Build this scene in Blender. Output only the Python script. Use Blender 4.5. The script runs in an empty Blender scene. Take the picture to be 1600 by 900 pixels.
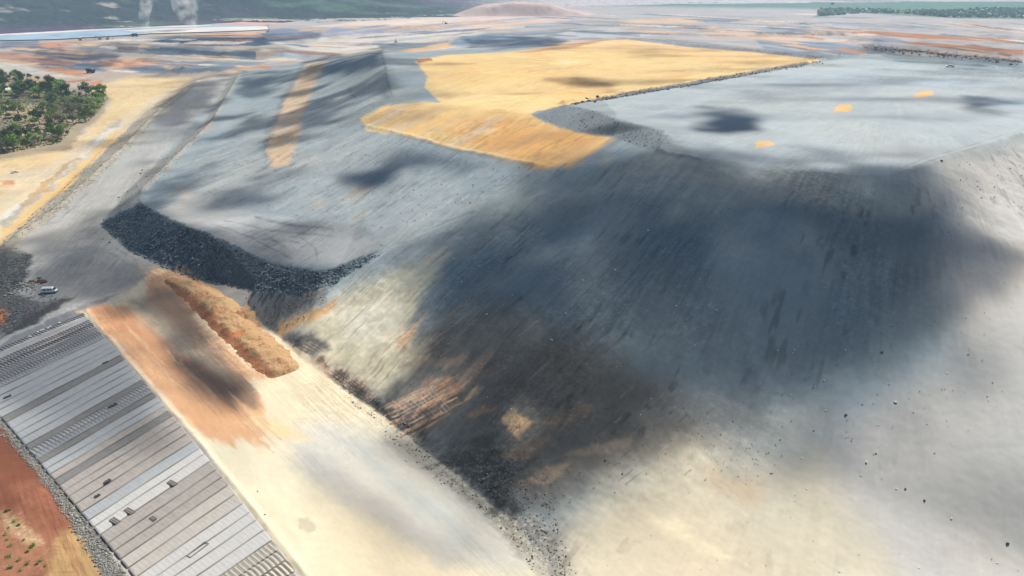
import bpy, bmesh, math, random
import numpy as np
from mathutils import Vector, Matrix
from mathutils.geometry import delaunay_2d_cdt

random.seed(7)
RNG = np.random.default_rng(7)
C = bpy.context.scene.collection
scene = bpy.context.scene

# ------------------------------------------------------------------ camera, sky, sun, exposure
CAM_H, PITCH, FPX = 110.0, math.radians(24.4), 1081.0
cam_data = bpy.data.cameras.new('camera')
cam = bpy.data.objects.new('camera', cam_data)
C.objects.link(cam)
cam.location = (0, 0, CAM_H)
cam.rotation_euler = (math.radians(90) - PITCH, 0, 0)
cam_data.sensor_width = 36.0
cam_data.lens = FPX / 1600 * 36.0
cam_data.clip_start = 1.0
cam_data.clip_end = 40000.0
scene.camera = cam

SUN_EL, SUN_AZ = math.radians(54), math.radians(38)        # azimuth clockwise from +Y
SUN_DIR = np.array([math.sin(SUN_AZ) * math.cos(SUN_EL), math.cos(SUN_AZ) * math.cos(SUN_EL), math.sin(SUN_EL)])
world = bpy.data.worlds.new('World')
scene.world = world
world.use_nodes = True
wn = world.node_tree.nodes
sky = wn.new('ShaderNodeTexSky')
sky.sky_type = 'NISHITA'
sky.sun_disc = False
sky.sun_elevation = SUN_EL
sky.sun_rotation = SUN_AZ
sky.dust_density = 0.6
wn['Background'].inputs['Strength'].default_value = 0.05
world.node_tree.links.new(sky.outputs[0], wn['Background'].inputs['Color'])
sun_data = bpy.data.lights.new('sun', 'SUN')
sun_data.energy = 5.0
sun_data.angle = math.radians(0.5)
sun_data.color = (1.0, 0.955, 0.88)
sun = bpy.data.objects.new('sun', sun_data)
C.objects.link(sun)
sun.location = (0, 0, 300)
sun.rotation_euler = Vector((-SUN_DIR[0], -SUN_DIR[1], -SUN_DIR[2])).to_track_quat('-Z', 'Y').to_euler()
scene.view_settings.view_transform = 'Standard'
scene.view_settings.look = 'None'
scene.view_settings.gamma = 1.0
scene.view_settings.exposure = 0.46
scene.cycles.max_bounces = 5
scene.cycles.diffuse_bounces = 2
scene.cycles.glossy_bounces = 2
scene.cycles.volume_bounces = 1
scene.cycles.transparent_max_bounces = 12
scene.cycles.use_denoising = True

# ------------------------------------------------------------------ helpers: projection, noise, polygons
CP, SP = math.cos(PITCH), math.sin(PITCH)

def px_world(px, py, z=0.0):
    """point on the level z that the survey picture shows at px, py"""
    dx, dy = (px - 800) / FPX, (450 - py) / FPX
    d = np.array([dx, CP + dy * SP, -SP + dy * CP])
    k = (z - CAM_H) / d[2]
    return np.array([d[0] * k, d[1] * k, z])

def project(x, y, z):
    dep = y * CP - (z - CAM_H) * SP
    up = y * SP + (z - CAM_H) * CP
    ok = dep > 5
    dep = np.where(ok, dep, 5)
    u = np.where(ok, 800 + FPX * x / dep, -9999.0)
    v = np.where(ok, 450 - FPX * up / dep, -9999.0)
    return u, v

PERM = RNG.permutation(4096).astype(np.int64)
VALS = RNG.random(4096) * 2 - 1

def vnoise(x, y, seed=0):
    xi = np.floor(x).astype(np.int64); yi = np.floor(y).astype(np.int64)
    fx = x - xi; fy = y - yi
    fx = fx * fx * (3 - 2 * fx); fy = fy * fy * (3 - 2 * fy)
    def h(a, b):
        return VALS[PERM[(PERM[(a + seed * 57) & 4095] + b) & 4095]]
    return ((h(xi, yi) * (1 - fx) + h(xi + 1, yi) * fx) * (1 - fy)
            + (h(xi, yi + 1) * (1 - fx) + h(xi + 1, yi + 1) * fx) * fy)

def fbm(x, y, octaves=4, seed=0, gain=0.5):
    t = 0; a = 1.0; n = 0
    for k in range(octaves):
        t = t + a * vnoise(x * 2 ** k + 13.7 * k, y * 2 ** k - 7.1 * k, seed + k); n += a; a *= gain
    return t / n

def smooth(a, b, x):
    t = np.clip((x - a) / (b - a), 0, 1)
    return t * t * (3 - 2 * t)

def poly_sd(poly, x, y):
    """signed distance, positive inside"""
    p = np.array(poly, float); n = len(p)
    d = np.full(x.shape, 1e18); inside = np.zeros(x.shape, bool)
    for i in range(n):
        ax, ay = p[i]; bx, by = p[(i + 1) % n]
        ex, ey = bx - ax, by - ay
        wx, wy = x - ax, y - ay
        t = np.clip((wx * ex + wy * ey) / (ex * ex + ey * ey + 1e-9), 0, 1)
        d = np.minimum(d, (wx - ex * t) ** 2 + (wy - ey * t) ** 2)
        if ay != by:
            c = ((ay > y) != (by > y)) & (x < (bx - ax) * (y - ay) / (by - ay) + ax)
            inside ^= c
    d = np.sqrt(d)
    return np.where(inside, d, -d)

def line_d(pts, x, y):
    d = np.full(x.shape, 1e18)
    for (ax, ay), (bx, by) in zip(pts[:-1], pts[1:]):
        ex, ey = bx - ax, by - ay
        wx, wy = x - ax, y - ay
        t = np.clip((wx * ex + wy * ey) / (ex * ex + ey * ey + 1e-9), 0, 1)
        d = np.minimum(d, (wx - ex * t) ** 2 + (wy - ey * t) ** 2)
    return np.sqrt(d)

# ------------------------------------------------------------------ survey of the terrain: break lines (picture x, picture y, height)
LINES = [
    # toe of the great tip face
    [(432, 522, 0), (470, 560, 0), (540, 610, 0), (600, 650, 0), (680, 715, 0), (790, 805, 0), (850, 862, 0), (885, 930, 0), (960, 1060, 0), (1100, 1300, 0)],
    # ridge between the great face and the upper slopes
    [(600, 395, 15.5), (665, 362, 22), (740, 331, 30), (860, 270, 41), (940, 238, 47), (1045, 215, 52)],
    # crest of the grey platform
    [(1045, 215, 52), (1030, 235, 52), (1090, 250, 52), (1150, 258, 52), (1260, 270, 52), (1380, 276, 52), (1425, 270, 52), (1465, 254, 52), (1600, 210, 52), (1800, 150, 52)],
    # foot of the boulder bank
    [(158, 350, 1), (200, 390, 1), (300, 433, 1), (400, 453, 1.2), (455, 458, 1.5), (520, 441, 5.5), (575, 413, 12.5)],
    # crest of the boulder bank
    [(218, 318, 12), (270, 345, 14), (340, 372, 15), (420, 410, 15.5), (455, 424, 15.5), (505, 425, 15.5), (560, 409, 15.5), (600, 395, 15.5)],
    # inner side of the haul road and crest above it
    [(158, 350, 1), (205, 292, 3), (318, 192, 8), (362, 120, 12)],
    [(218, 318, 12), (222, 292, 11.5), (332, 192, 13.5), (374, 118, 15.5)],
    # bench and toe of the slopes above
    [(300, 250, 13), (280, 300, 14), (340, 325, 15), (420, 332, 15.5), (480, 345, 15.5), (560, 350, 16), (600, 395, 15.5)],
    [(300, 250, 13), (430, 120, 17)],
    # outer side of the haul road, foot on the sand
    [(-60, 470, 0), (10, 390, 0), (60, 350, 0.5), (100, 322, 1), (190, 240, 4), (250, 178, 8), (310, 130, 11.5), (362, 105, 12)],
    [(-60, 420, -3), (0, 376, -3), (80, 308, -3), (168, 232, -2), (226, 172, -1), (290, 130, 1)],
    # yellow platform
    [(595, 81, 50), (655, 92, 48), (700, 86, 48), (800, 81, 48), (900, 69, 48), (985, 62, 48), (1100, 70, 48), (1200, 83, 48), (1290, 95, 48)],
    [(595, 81, 50), (602, 110, 47), (610, 155, 40)],
    [(610, 155, 40), (700, 163, 45), (830, 178, 47)],
    [(566, 178, 36), (572, 196, 34), (640, 212, 36), (720, 234, 36), (852, 260, 40), (892, 258, 42), (955, 213, 46)],
    # front of the upper lift beside the yellow slope
    [(830, 180, 46.5), (860, 192, 46), (900, 207, 46), (955, 213, 46)],
    [(880, 164, 51.5), (912, 169, 52), (970, 189, 52), (1010, 200, 52), (1045, 215, 52)],
    [(830, 180, 46.5), (880, 165, 48), (945, 155, 48), (1100, 128, 48), (1280, 95, 48)],
    [(880, 164, 51.5), (950, 155, 52), (1100, 130, 52), (1282, 97, 52)],
    # back of the grey platform
    [(1282, 97, 52), (1345, 89, 52), (1480, 101, 52), (1620, 117, 52), (1900, 150, 52)],
    [(1345, 83, 42), (1480, 93, 42), (1620, 109, 42), (1900, 138, 42)],
    [(1340, 77, 40), (1440, 86, 40), (1590, 102, 40)],
    [(1345, 72, 46), (1440, 79, 46), (1595, 95, 46)],
    # left flank of the far end
    [(595, 81, 50), (560, 88, 40), (520, 96, 28), (480, 99, 20), (410, 106, 15)],
    [(600, 76, 30), (680, 68, 24), (760, 60, 15), (860, 58, 15), (985, 56, 15), (1100, 60, 20), (1290, 70, 24)],
    [(560, 78, 4), (480, 90, 4), (420, 99, 3)],
    # slope detail
    [(440, 262, 22), (470, 200, 26), (500, 130, 26)],
    [(520, 250, 26), (560, 150, 34)],
    [(1200, 420, 36), (1000, 420, 31), (820, 480, 23)],
    [(1560, 470, 33), (1640, 600, 24), (1700, 760, 16)],
    [(1350, 520, 27), (1340, 640, 15), (1330, 760, 6)],
    [(1180, 640, 10), (1150, 760, 3), (1130, 900, 0)],
    [(1400, 900, 2), (1700, 900, 5), (2100, 900, 12)],
    # benches of the distant pits
    [(150, 76, 0), (180, 81, 0), (270, 87, 0), (400, 93, 0)],
    [(165, 69, 9), (265, 75, 9), (400, 80, 9), (470, 80, 8)],
    [(235, 68, 9), (300, 71, 9), (420, 71, 9), (500, 61, 9)],
    [(262, 57, 18), (400, 59, 18), (480, 49, 16)],
    [(430, 55, 8), (520, 54, 8), (640, 52, 8)],
    [(440, 42, 14), (520, 43, 14), (620, 42, 14), (700, 38, 14)],
    [(700, 34, 2), (600, 39, 2), (480, 40, 2)],
    [(112, 106, -9), (160, 106, -9)], [(115, 99, 0), (165, 100, 0)],
    [(1320, 58, 12), (1440, 62, 12), (1600, 70, 12)], [(1325, 48, 22), (1440, 55, 22), (1600, 63, 22)],
    [(1400, 72, 24), (1500, 78, 24), (1600, 85, 24)], [(1400, 65, 30), (1500, 72, 30), (1600, 79, 30)],
    [(250, 500, 0), (330, 560, 0), (420, 640, 0)], [(200, 520, 0), (150, 600, 0)], [(300, 475, 0.3), (370, 500, 0)], [(240, 440, 0.5), (180, 450, 0.3)],
    # left rocky heap beside the van
    [(0, 480, 1), (40, 465, 0.5), (90, 470, 0.3)], [(-40, 450, 5), (10, 430, 4)],
    [(0, 20, 0), (400, 20, 0), (800, 14, 0), (1200, 14, 0), (1600, 14, 0)],
]
tp, te = [], []
idx = {}
def add_pt(w):
    k = (round(float(w[0]), 1), round(float(w[1]), 1))
    if k not in idx:
        idx[k] = len(tp); tp.append((float(w[0]), float(w[1]), float(w[2])))
    return idx[k]
for L in LINES:
    prev = None
    for (a, b, z) in L:
        i = add_pt(px_world(a, b, z))
        if prev is not None and prev != i: te.append((prev, i))
        prev = i
for x, y in [(-400, 60), (-200, 80), (-120, 90), (-200, 160), (-300, 300), (-60, 60), (0, 40), (-500, 600), (-700, 900),
             (0, -200), (-300, -200), (-20000, -20000), (20000, -20000), (-20000, 20000),
             (20000, 20000), (0, 20000), (-20000, 0), (20000, 0), (0, 3500), (-2000, 1500), (-1000, 2500), (2500, 2500), (-60, 100), (-130, 180)]:
    add_pt((x, y, 0))
for x, y, z in [(200, 30, 4), (400, 60, 22), (300, -200, 0), (500, 200, 32), (600, 400, 40), (900, 300, 10), (900, 900, 20)]:
    add_pt((x, y, z))
vo, eo, fo, ov, oe, of = delaunay_2d_cdt([Vector(p[:2]) for p in tp], te, [], 0, 1e-3)
tz = [None] * len(vo)
for i, src in enumerate(ov):
    if src: tz[i] = tp[src[0]][2]
for i, e in enumerate(vo):                                  # crossing points made by the triangulation
    if tz[i] is None:
        ds = sorted((((e[0] - p[0]) ** 2 + (e[1] - p[1]) ** 2) ** .5, p[2]) for p in tp)[:3]
        tz[i] = sum(z / (d + .1) for d, z in ds) / sum(1 / (d + .1) for d, z in ds)
TRI = []
for f in fo:
    for k in range(1, len(f) - 1):
        TRI.append([(vo[j][0], vo[j][1], tz[j]) for j in (f[0], f[k], f[k + 1])])

def tin_height(x, y):
    shp = x.shape
    x = x.ravel(); y = y.ravel()
    order = np.argsort(y); ys = y[order]; xs = x[order]
    z = np.zeros(x.size)
    for (a, b, c) in TRI:
        lo, hi = min(a[1], b[1], c[1]), max(a[1], b[1], c[1])
        i0, i1 = np.searchsorted(ys, lo - 1e-6), np.searchsorted(ys, hi + 1e-6)
        if i1 <= i0: continue
        X = xs[i0:i1]; Y = ys[i0:i1]
        det = (b[1] - c[1]) * (a[0] - c[0]) + (c[0] - b[0]) * (a[1] - c[1])
        if abs(det) < 1e-9: continue
        l0 = ((b[1] - c[1]) * (X - c[0]) + (c[0] - b[0]) * (Y - c[1])) / det
        l1 = ((c[1] - a[1]) * (X - c[0]) + (a[0] - c[0]) * (Y - c[1])) / det
        l2 = 1 - l0 - l1
        m = (l0 >= -1e-6) & (l1 >= -1e-6) & (l2 >= -1e-6)
        ii = order[i0:i1][m]
        z[ii] = l0[m] * a[2] + l1[m] * b[2] + l2[m] * c[2]
    return z.reshape(shp)

# polar sheet, fine in front, coarse behind, out to the horizon
ang = np.concatenate([np.linspace(-180, -46, 40, endpoint=False), np.linspace(-46, 46, 1200), np.linspace(46, 180, 41)[1:-1]])
ang = np.radians(ang)
rows = [0.01, 15, 35, 60, 75] + list(CAM_H / np.tan(np.radians(np.concatenate([np.linspace(52, 6.5, 830, endpoint=False), np.linspace(6.5, 1.0, 330)])))) + [7000, 8200, 9600, 11500, 14000, 18000]
rr = np.array(rows)
R, A = np.meshgrid(rr, ang, indexing='ij')
X = R * np.sin(A); Y = R * np.cos(A)
Z = tin_height(X, Y)
NR, NA = X.shape
near_w = 1.0
for it in range(3):                                         # weather the sharp break lines
    Zp = Z.copy()
    Zp[1:-1] = (Z[:-2] + 2 * Z[1:-1] + Z[2:]) / 4
    Zq = (np.roll(Zp, 1, 1) + 2 * Zp + np.roll(Zp, -1, 1)) / 4
    Z = Z * (1 - near_w * .9) + Zq * near_w * .9
U, V = project(X, Y, Z)
soft_f = smooth(4, 45, poly_sd([(600, 395), (740, 331), (1045, 222), (1150, 262), (1380, 280), (1465, 262), (1700, 190), (4500, 300), (4500, 1400), (1000, 1400), (880, 920), (790, 800), (432, 520)], U, V)) * .97
soft_w = smooth(0, 30, poly_sd([(300, 250), (430, 120), (480, 100), (585, 90), (600, 155), (580, 215), (720, 245), (850, 270), (740, 320), (600, 380), (560, 350), (400, 335), (290, 300)], U, V)) * .95
soft_w = np.maximum(soft_w, soft_f)
for it in range(90):
    Zp = Z.copy()
    Zp[2:-2] = (Z[:-4] + 2 * Z[2:-2] + Z[4:]) / 4
    Zq = (np.roll(Zp, 2, 1) + 2 * Zp + np.roll(Zp, -2, 1)) / 4
    Z = Z * (1 - soft_w) + Zq * soft_w
U, V = project(X, Y, Z)

far_l = smooth(118, 95, V) * smooth(620, 560, U) * (R < 4000)
for it in range(14):
    Zp = Z.copy()
    Zp[1:-1] = (Z[:-2] + 2 * Z[1:-1] + Z[2:]) / 4
    Zq = (np.roll(Zp, 3, 1) + 2 * Zp + np.roll(Zp, -3, 1)) / 4
    Z = Z * (1 - far_l) + Zq * far_l
U, V = project(X, Y, Z)
# windrows pushed up beside roads and along platform edges: (line in picture, height, half width m)
RIDGES = [
    ([(880, 162), (945, 154), (1060, 135), (1180, 114), (1285, 96)], 2.0, 2.6),
    ([(1285, 94), (1345, 87), (1420, 92), (1500, 101), (1620, 115)], 1.6, 3),
    ([(10, 384), (62, 345), (105, 312), (190, 234), (250, 172), (310, 127)], 1.3, 2.0),
    ([(220, 300), (330, 191), (374, 117)], 0.9, 1.6),
    ([(1045, 212), (1030, 234), (1092, 249)], .6, 1.2),
    ([(1425, 268), (1465, 250), (1600, 207), (1700, 175)], 0.7, 1.3),
    ([(600, 394), (665, 361), (740, 330)], 0.5, 1.2),
    ([(945, 61), (1050, 68), (1200, 82), (1290, 93)], 1.6, 3.0),
    ([(1345, 72), (1440, 79), (1595, 95)], 2.5, 4),
    ([(570, 196), (640, 213), (720, 235), (850, 260)], 0.5, 1.5),
    ([(135, 485), (200, 565), (310, 690), (400, 800), (480, 900)], 0.45, 0.8),
    ([(600, 68), (700, 66), (760, 60)], 2, 4),
    ([(20, 372), (90, 308), (180, 215), (240, 160)], 0.5, 1),
]
fr0 = random.Random(77)
for (u0, u1, v0, v1, tl, n_) in ((-40, 250, 70, 106, .05, 14), (240, 400, 74, 92, .02, 5), (430, 640, 38, 60, -.10, 6), (820, 1180, 24, 52, .03, 12), (1180, 1600, 34, 62, .10, 10)):
    for _ in range(n_):
        a_ = fr0.uniform(u0, u1); b_ = fr0.uniform(v0, v1); l_ = fr0.uniform(40, 140)
        RIDGES.append(([(a_, b_), (a_ + l_ * .5, b_ + tl * l_ * .5 + fr0.uniform(-.5, .5)), (a_ + l_, b_ + tl * l_)], fr0.uniform(2.2, 4.2), fr0.uniform(8, 13)))
RZ = np.zeros_like(Z)
depth = np.maximum(Y * CP - (Z - CAM_H) * SP, 5)
EW = 0
for pts, h, w in RIDGES:
    xs_ = [p[0] for p in pts]; ys_ = [p[1] for p in pts]
    sel = (U > min(xs_) - 40) & (U < max(xs_) + 40) & (V > min(ys_) - 30) & (V < max(ys_) + 30)
    if not sel.any(): continue
    wp = []
    for (a, b) in pts:                                      # picture line to the ground
        k = np.argmin((U[sel] - a) ** 2 + (V[sel] - b) ** 2)
        wp.append((X[sel][k], Y[sel][k]))
    d = line_d(wp, X[sel], Y[sel])
    ls = 2.7 if w < 6 else 45.0
    lump = 1 + 0.45 * vnoise(X[sel] / ls, Y[sel] / ls, 5)
    add = h * lump * np.exp(-(d / w) ** 2)
    if w < 6: Z[sel] += add
    else:
        RZ[sel] = np.maximum(RZ[sel], add)

Z += RZ
# directions in which the tipped faces run down
w_c = px_world(1045, 215, 52); w_t = px_world(600, 650, 0)
D1 = (w_t - w_c)[:2]; D1 /= np.linalg.norm(D1)
N1 = np.array([-D1[1], D1[0]])
apex = px_world(1400, 150, 52)[:2]
rx, ry = X - apex[0], Y - apex[1]
s_lin = rx * N1[0] + ry * N1[1]; t_lin = rx * D1[0] + ry * D1[1]
th = np.arctan2(s_lin, t_lin)
fan = (th > 0) & (V > 150)
rad = np.hypot(rx, ry)
FS = np.where(fan, th * 110.0, s_lin)
FT = np.where(fan, rad, t_lin)
# sandy road runs along the toe
w_a = px_world(600, 650, 0); w_b = px_world(850, 862, 0)
D2 = (w_b - w_a)[:2]; D2 /= np.linalg.norm(D2)
road_zone = poly_sd([(432, 522), (600, 650), (790, 805), (870, 920), (960, 1100), (-300, 1100), (-300, 480), (130, 480), (230, 420), (400, 455)], U, V) > 0
FS = np.where(road_zone, X * -D2[1] + Y * D2[0] + 900, FS)
FT = np.where(road_zone, X * D2[0] + Y * D2[1], FT)
w_a = px_world(60, 350, 0); w_b = px_world(310, 128, 10)
D3 = (w_b - w_a)[:2]; D3 /= np.linalg.norm(D3)
left_zone = poly_sd([(-300, 480), (130, 480), (230, 420), (158, 350), (372, 116), (300, 100), (-300, 100)], U, V) > 0
FS = np.where(left_zone, X * -D3[1] + Y * D3[0] + 1900, FS)
FT = np.where(left_zone, X * D3[0] + Y * D3[1], FT)
far_zone = (V < 100) & ~left_zone
FS = np.where(far_zone, Y * .35, FS); FT = np.where(far_zone, X, FT)

pm = .25 + .75 * smooth(-.15, .35, fbm(X / 38, Y / 38, 3, 23))
face = np.clip(smooth(0, 14, poly_sd([(600, 395), (740, 331), (1045, 222), (1150, 262), (1380, 280), (1465, 262), (1700, 190), (1900, 1000), (900, 1000), (790, 800), (432, 520)], U, V)), 0, 1)
slope2 = smooth(0, 14, poly_sd([(300, 250), (430, 120), (480, 100), (595, 85), (610, 155), (830, 185), (955, 215), (860, 270), (740, 331), (600, 390), (560, 350), (400, 335), (290, 300)], U, V))
bank = smooth(0, 6, poly_sd([(158, 350), (218, 316), (270, 343), (340, 370), (420, 408), (505, 424), (600, 393), (520, 444), (455, 460), (400, 455), (300, 435), (200, 392)], U, V))
st1 = fbm(FS / 2.2, FT / 26, 3, 11, .6)
st2 = fbm(FS / 5, FT / 60, 3, 21, .6)
midn = fbm(X / 9, Y / 9, 4, 31)
bign = fbm(X / 60, Y / 60, 4, 41)
fine = fbm(X / 1.6, Y / 1.6, 2, 51, .6)
fade = 1 - smooth(350, 800, R)
st1 = st1 * pm
quiet = 1 - .75 * smooth(-50, 60, poly_sd([(1450, 420), (2200, 150), (2200, 1300), (860, 1300), (900, 850), (1150, 740), (1280, 600)], U, V))
Z += face * quiet * (st1 * .38 + st2 * .5 + midn * .9) * fade
Z += slope2 * (st1 * .22 + st2 * .4 + midn * .4) * fade
Z += bank * (fine * .55 + st1 * .4 + midn * .5)
Z += (1 - face - slope2 + face * slope2) * midn * 0.06 * fade
Z += fine * .05 * fade
fz = smooth(800, 1200, R) * (1 - smooth(3500, 5000, R))
Z += fz * (fbm(X / 220, Y / 60, 4, 61) * 3.0)
U, V = project(X, Y, Z)

riv = smooth(-6, 2, poly_sd([(-700, 112), (-300, 80), (0, 65), (90, 63), (160, 59), (240, 54), (330, 50), (415, 46), (415, 39), (330, 36), (200, 38), (100, 43), (0, 49), (-300, 62), (-700, 80)], U, V))
Z = Z * (1 - riv) + (-1.2) * riv
# ------------------------------------------------------------------ what the ground is made of
COL = np.zeros(X.shape + (3,)); COL[:] = (.40, .36, .31)
ROCK = np.zeros_like(X)
WU = U + 17 * fbm(X / 13, Y / 13, 5, 71, .65)
WV = V + 8 * fbm(X / 13, Y / 13, 5, 81, .6)
kfar = smooth(330, 120, V) if False else np.clip((V - 20) / 350, .12, 1)
WU = U + (WU - U) * kfar; WV = V + (WV - V) * kfar
WU = WU + 3.2 * fbm(X / 1.6, Y / 1.6, 2, 73) * np.clip(V / 300, .3, 1); WV = WV + 2.2 * fbm(X / 1.6, Y / 1.6, 2, 75) * np.clip(V / 300, .3, 1)

def paint(poly, col, soft=3, rock=None, amt=1.0, streak=0.0):
    xs_ = [p[0] for p in poly]; ys_ = [p[1] for p in poly]; m = soft + 10
    sel = (U > min(xs_) - m) & (U < max(xs_) + m) & (V > min(ys_) - m) & (V < max(ys_) + m)
    if not sel.any(): return
    sd = poly_sd(poly, WU[sel], WV[sel])
    w = smooth(-soft, soft, sd + streak * soft * st1[sel] * 2) * amt
    COL[sel] = COL[sel] * (1 - w[:, None]) + np.array(col)[None] * w[:, None]
    if rock is not None: ROCK[sel] = ROCK[sel] * (1 - w) + rock * w

GREY, LGREY, DGREY = (.24, .28, .29), (.34, .36, .355), (.13, .155, .165)
SAND, PALE, YEL, TAN, RED = (.50, .40, .265), (.54, .49, .39), (.59, .42, .195), (.44, .33, .24), (.30, .12, .06)
BROWN = (.17, .135, .10)
# far country
paint([(-900, 30), (2500, 30), (2500, -60), (-900, -60)], (.10, .17, .12), 4)
paint([(500, 29), (700, 24), (760, 20), (900, 8), (1280, 14), (2500, 40), (2500, 130), (600, 120), (480, 80), (300, 60), (-900, 60), (-900, 56)], (.335, .315, .30), 3)
paint([(-900, 60), (150, 52), (400, 45), (560, 45), (600, 80), (430, 105), (300, 130), (160, 160), (-900, 160)], (.34, .285, .235), 4)
# pits at the far left
paint([(0, 64), (60, 62), (60, 80), (0, 76)], (.16, .2, .26), 1)
paint([(-100, 78), (30, 82), (130, 98), (190, 92), (235, 96), (180, 106), (70, 100), (-100, 92)], (.33, .19, .13), 2)
paint([(55, 72), (75, 66), (90, 66), (120, 73), (150, 76), (100, 76)], (.42, .20, .12), 1)
paint([(20, 74), (60, 72), (100, 78), (190, 86), (180, 92), (130, 97), (70, 86), (20, 80)], (.15, .14, .17), 1.5)
paint([(45, 95), (100, 101), (130, 110), (100, 112), (60, 104)], (.16, .10, .10), 1.5)
paint([(112, 104), (120, 98), (165, 102), (150, 106), (125, 107)], (.08, .12, .17), .7)
paint([(145, 76), (160, 68), (265, 73), (400, 80), (400, 93), (270, 87), (180, 81)], (.10, .135, .17), .8)  # bench face darkened in the soil colour to deepen its cloud shadow
paint([(232, 67), (262, 56), (400, 59), (480, 50), (505, 60), (400, 72), (290, 71)], (.06, .095, .14), .8)  # upper bench face, cloud shadow likewise put into the soil colour
paint([(288, 56), (400, 47), (440, 43), (430, 52), (400, 58), (300, 58)], (.50, .33, .24), .8)
paint([(330, 37), (400, 30), (470, 34), (440, 38)], (.48, .32, .27), .8)
paint([(160, 73), (250, 75), (250, 72), (180, 69)], (.45, .35, .26), .6)
paint([(90, 76), (240, 86), (400, 97), (560, 92), (600, 75), (560, 78), (400, 94), (180, 82)], (.46, .40, .33), .8)
paint([(180, 97), (200, 92), (235, 94), (260, 97), (200, 105), (170, 106)], (.46, .25, .15), 1.5)
paint([(198, 108), (230, 103), (320, 95), (420, 98), (370, 106), (300, 114), (215, 115)], (.17, .195, .22), 1)
paint([(420, 88), (440, 76), (520, 80), (540, 90), (480, 94)], (.27, .30, .33), 1)
paint([(400, 48), (450, 44), (500, 52), (520, 58), (420, 62)], (.17, .20, .26), 1)
paint([(500, 55), (520, 43), (620, 40), (720, 34), (830, 28), (800, 32), (680, 44), (620, 53)], (.24, .26, .33), 1)
paint([(480, 42), (560, 33), (700, 26), (840, 24), (800, 29), (640, 40)], (.52, .42, .35), 1)
paint([(690, 46), (800, 31), (900, 28), (880, 36), (740, 50)], (.50, .40, .34), 1)
paint([(420, 66), (540, 55), (690, 46), (760, 50), (640, 70), (500, 84)], (.46, .42, .37), 2)
paint([(590, 72), (620, 66), (700, 68), (720, 60), (760, 52), (850, 50), (900, 56), (880, 62), (700, 76), (600, 80)], (.17, .20, .22), 1.5)
paint([(598, 78), (612, 86), (690, 76), (750, 66), (800, 63), (760, 60), (700, 66), (620, 80)], (.50, .33, .19), 1.2)
paint([(715, 60), (760, 54), (800, 58), (860, 60), (890, 62), (860, 74), (740, 74), (700, 70)], (.16, .21, .27), 2)
paint([(790, 55), (900, 46), (960, 44), (1020, 56), (980, 60), (860, 60)], (.36, .37, .38), 2)
for (a, b, c, d_) in [(800, 52, 890, 46), (900, 50, 1000, 56), (1040, 62, 1190, 78), (820, 42, 1000, 38), (1020, 42, 1280, 50), (1100, 34, 1260, 44), (1300, 38, 1460, 44)]:
    paint([(a, b - 1.5), (c, d_ - 1.5), (c, d_ + 1.5), (a, b + 1.5)], (.22, .24, .26), 1.2)
paint([(960, 36), (1000, 31), (1060, 28), (1100, 34), (1020, 36)], (.50, .34, .23), 1)
paint([(1040, 40), (1080, 38), (1290, 58), (1400, 72), (1600, 90), (1600, 96), (1400, 80), (1200, 62), (1080, 50)], (.50, .37, .28), 1.5)
paint([(1180, 62), (1300, 66), (1400, 78), (1350, 90), (1290, 90), (1200, 82)], (.19, .22, .26), 2)
paint([(1325, 52), (1340, 47), (1440, 53), (1600, 62), (1600, 68), (1440, 60)], (.34, .155, .08), .8)
paint([(1400, 66), (1440, 66), (1600, 78), (1600, 85), (1480, 76)], (.34, .155, .08), .8)
paint([(1250, 44), (1330, 46), (1330, 50), (1250, 47)], (.22, .25, .30), .8)
paint([(1365, 42), (1400, 38), (1440, 42), (1430, 46)], (.24, .24, .27), .8)
paint([(1310, 59), (1400, 60), (1420, 66), (1320, 63)], (.22, .23, .28), .8)
paint([(1340, 78), (1350, 71), (1440, 79), (1600, 95), (1590, 103), (1440, 87)], (.22, .215, .20), .8, 1)
paint([(1270, 27), (1290, 14), (1400, 14), (1600, 13), (1800, 10), (1800, 32), (1500, 29), (1400, 24), (1340, 20)], (.13, .19, .13), 1.2)
paint([(725, 27), (760, 10), (820, 4), (870, 10), (930, 22), (880, 27)], (.50, .38, .34), 1.5)
fr = random.Random(31)
def strip_far(u0, u1, v0, v1, n, tilt, pal):
    for _ in range(n):
        a = fr.uniform(u0, u1); b = fr.uniform(v0, v1); L_ = fr.uniform(25, 150); h_ = fr.uniform(.5, 2.2) * (b / 60 + .3); q = tilt + fr.uniform(-.02, .02)
        paint([(a, b), (a + L_ * .3, b + q * L_ * .3 - h_), (a + L_, b + q * L_ - h_ * .3), (a + L_ * .8, b + q * L_ * .8 + h_)], fr.choice(pal), .7, .1, .9)
PAL = [(.12, .15, .19), (.16, .18, .21), (.40, .19, .09), (.50, .33, .2), (.58, .50, .42), (.30, .32, .34), (.22, .13, .09)]
strip_far(-60, 560, 66, 112, 46, .05, PAL)
strip_far(-60, 420, 55, 72, 14, -.02, PAL)
strip_far(420, 800, 38, 80, 26, -.10, PAL[:2] + PAL[3:6])
strip_far(800, 1300, 20, 56, 40, .03, PAL[:2] + PAL[3:6])
strip_far(1150, 1640, 30, 84, 60, .11, PAL)
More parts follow.
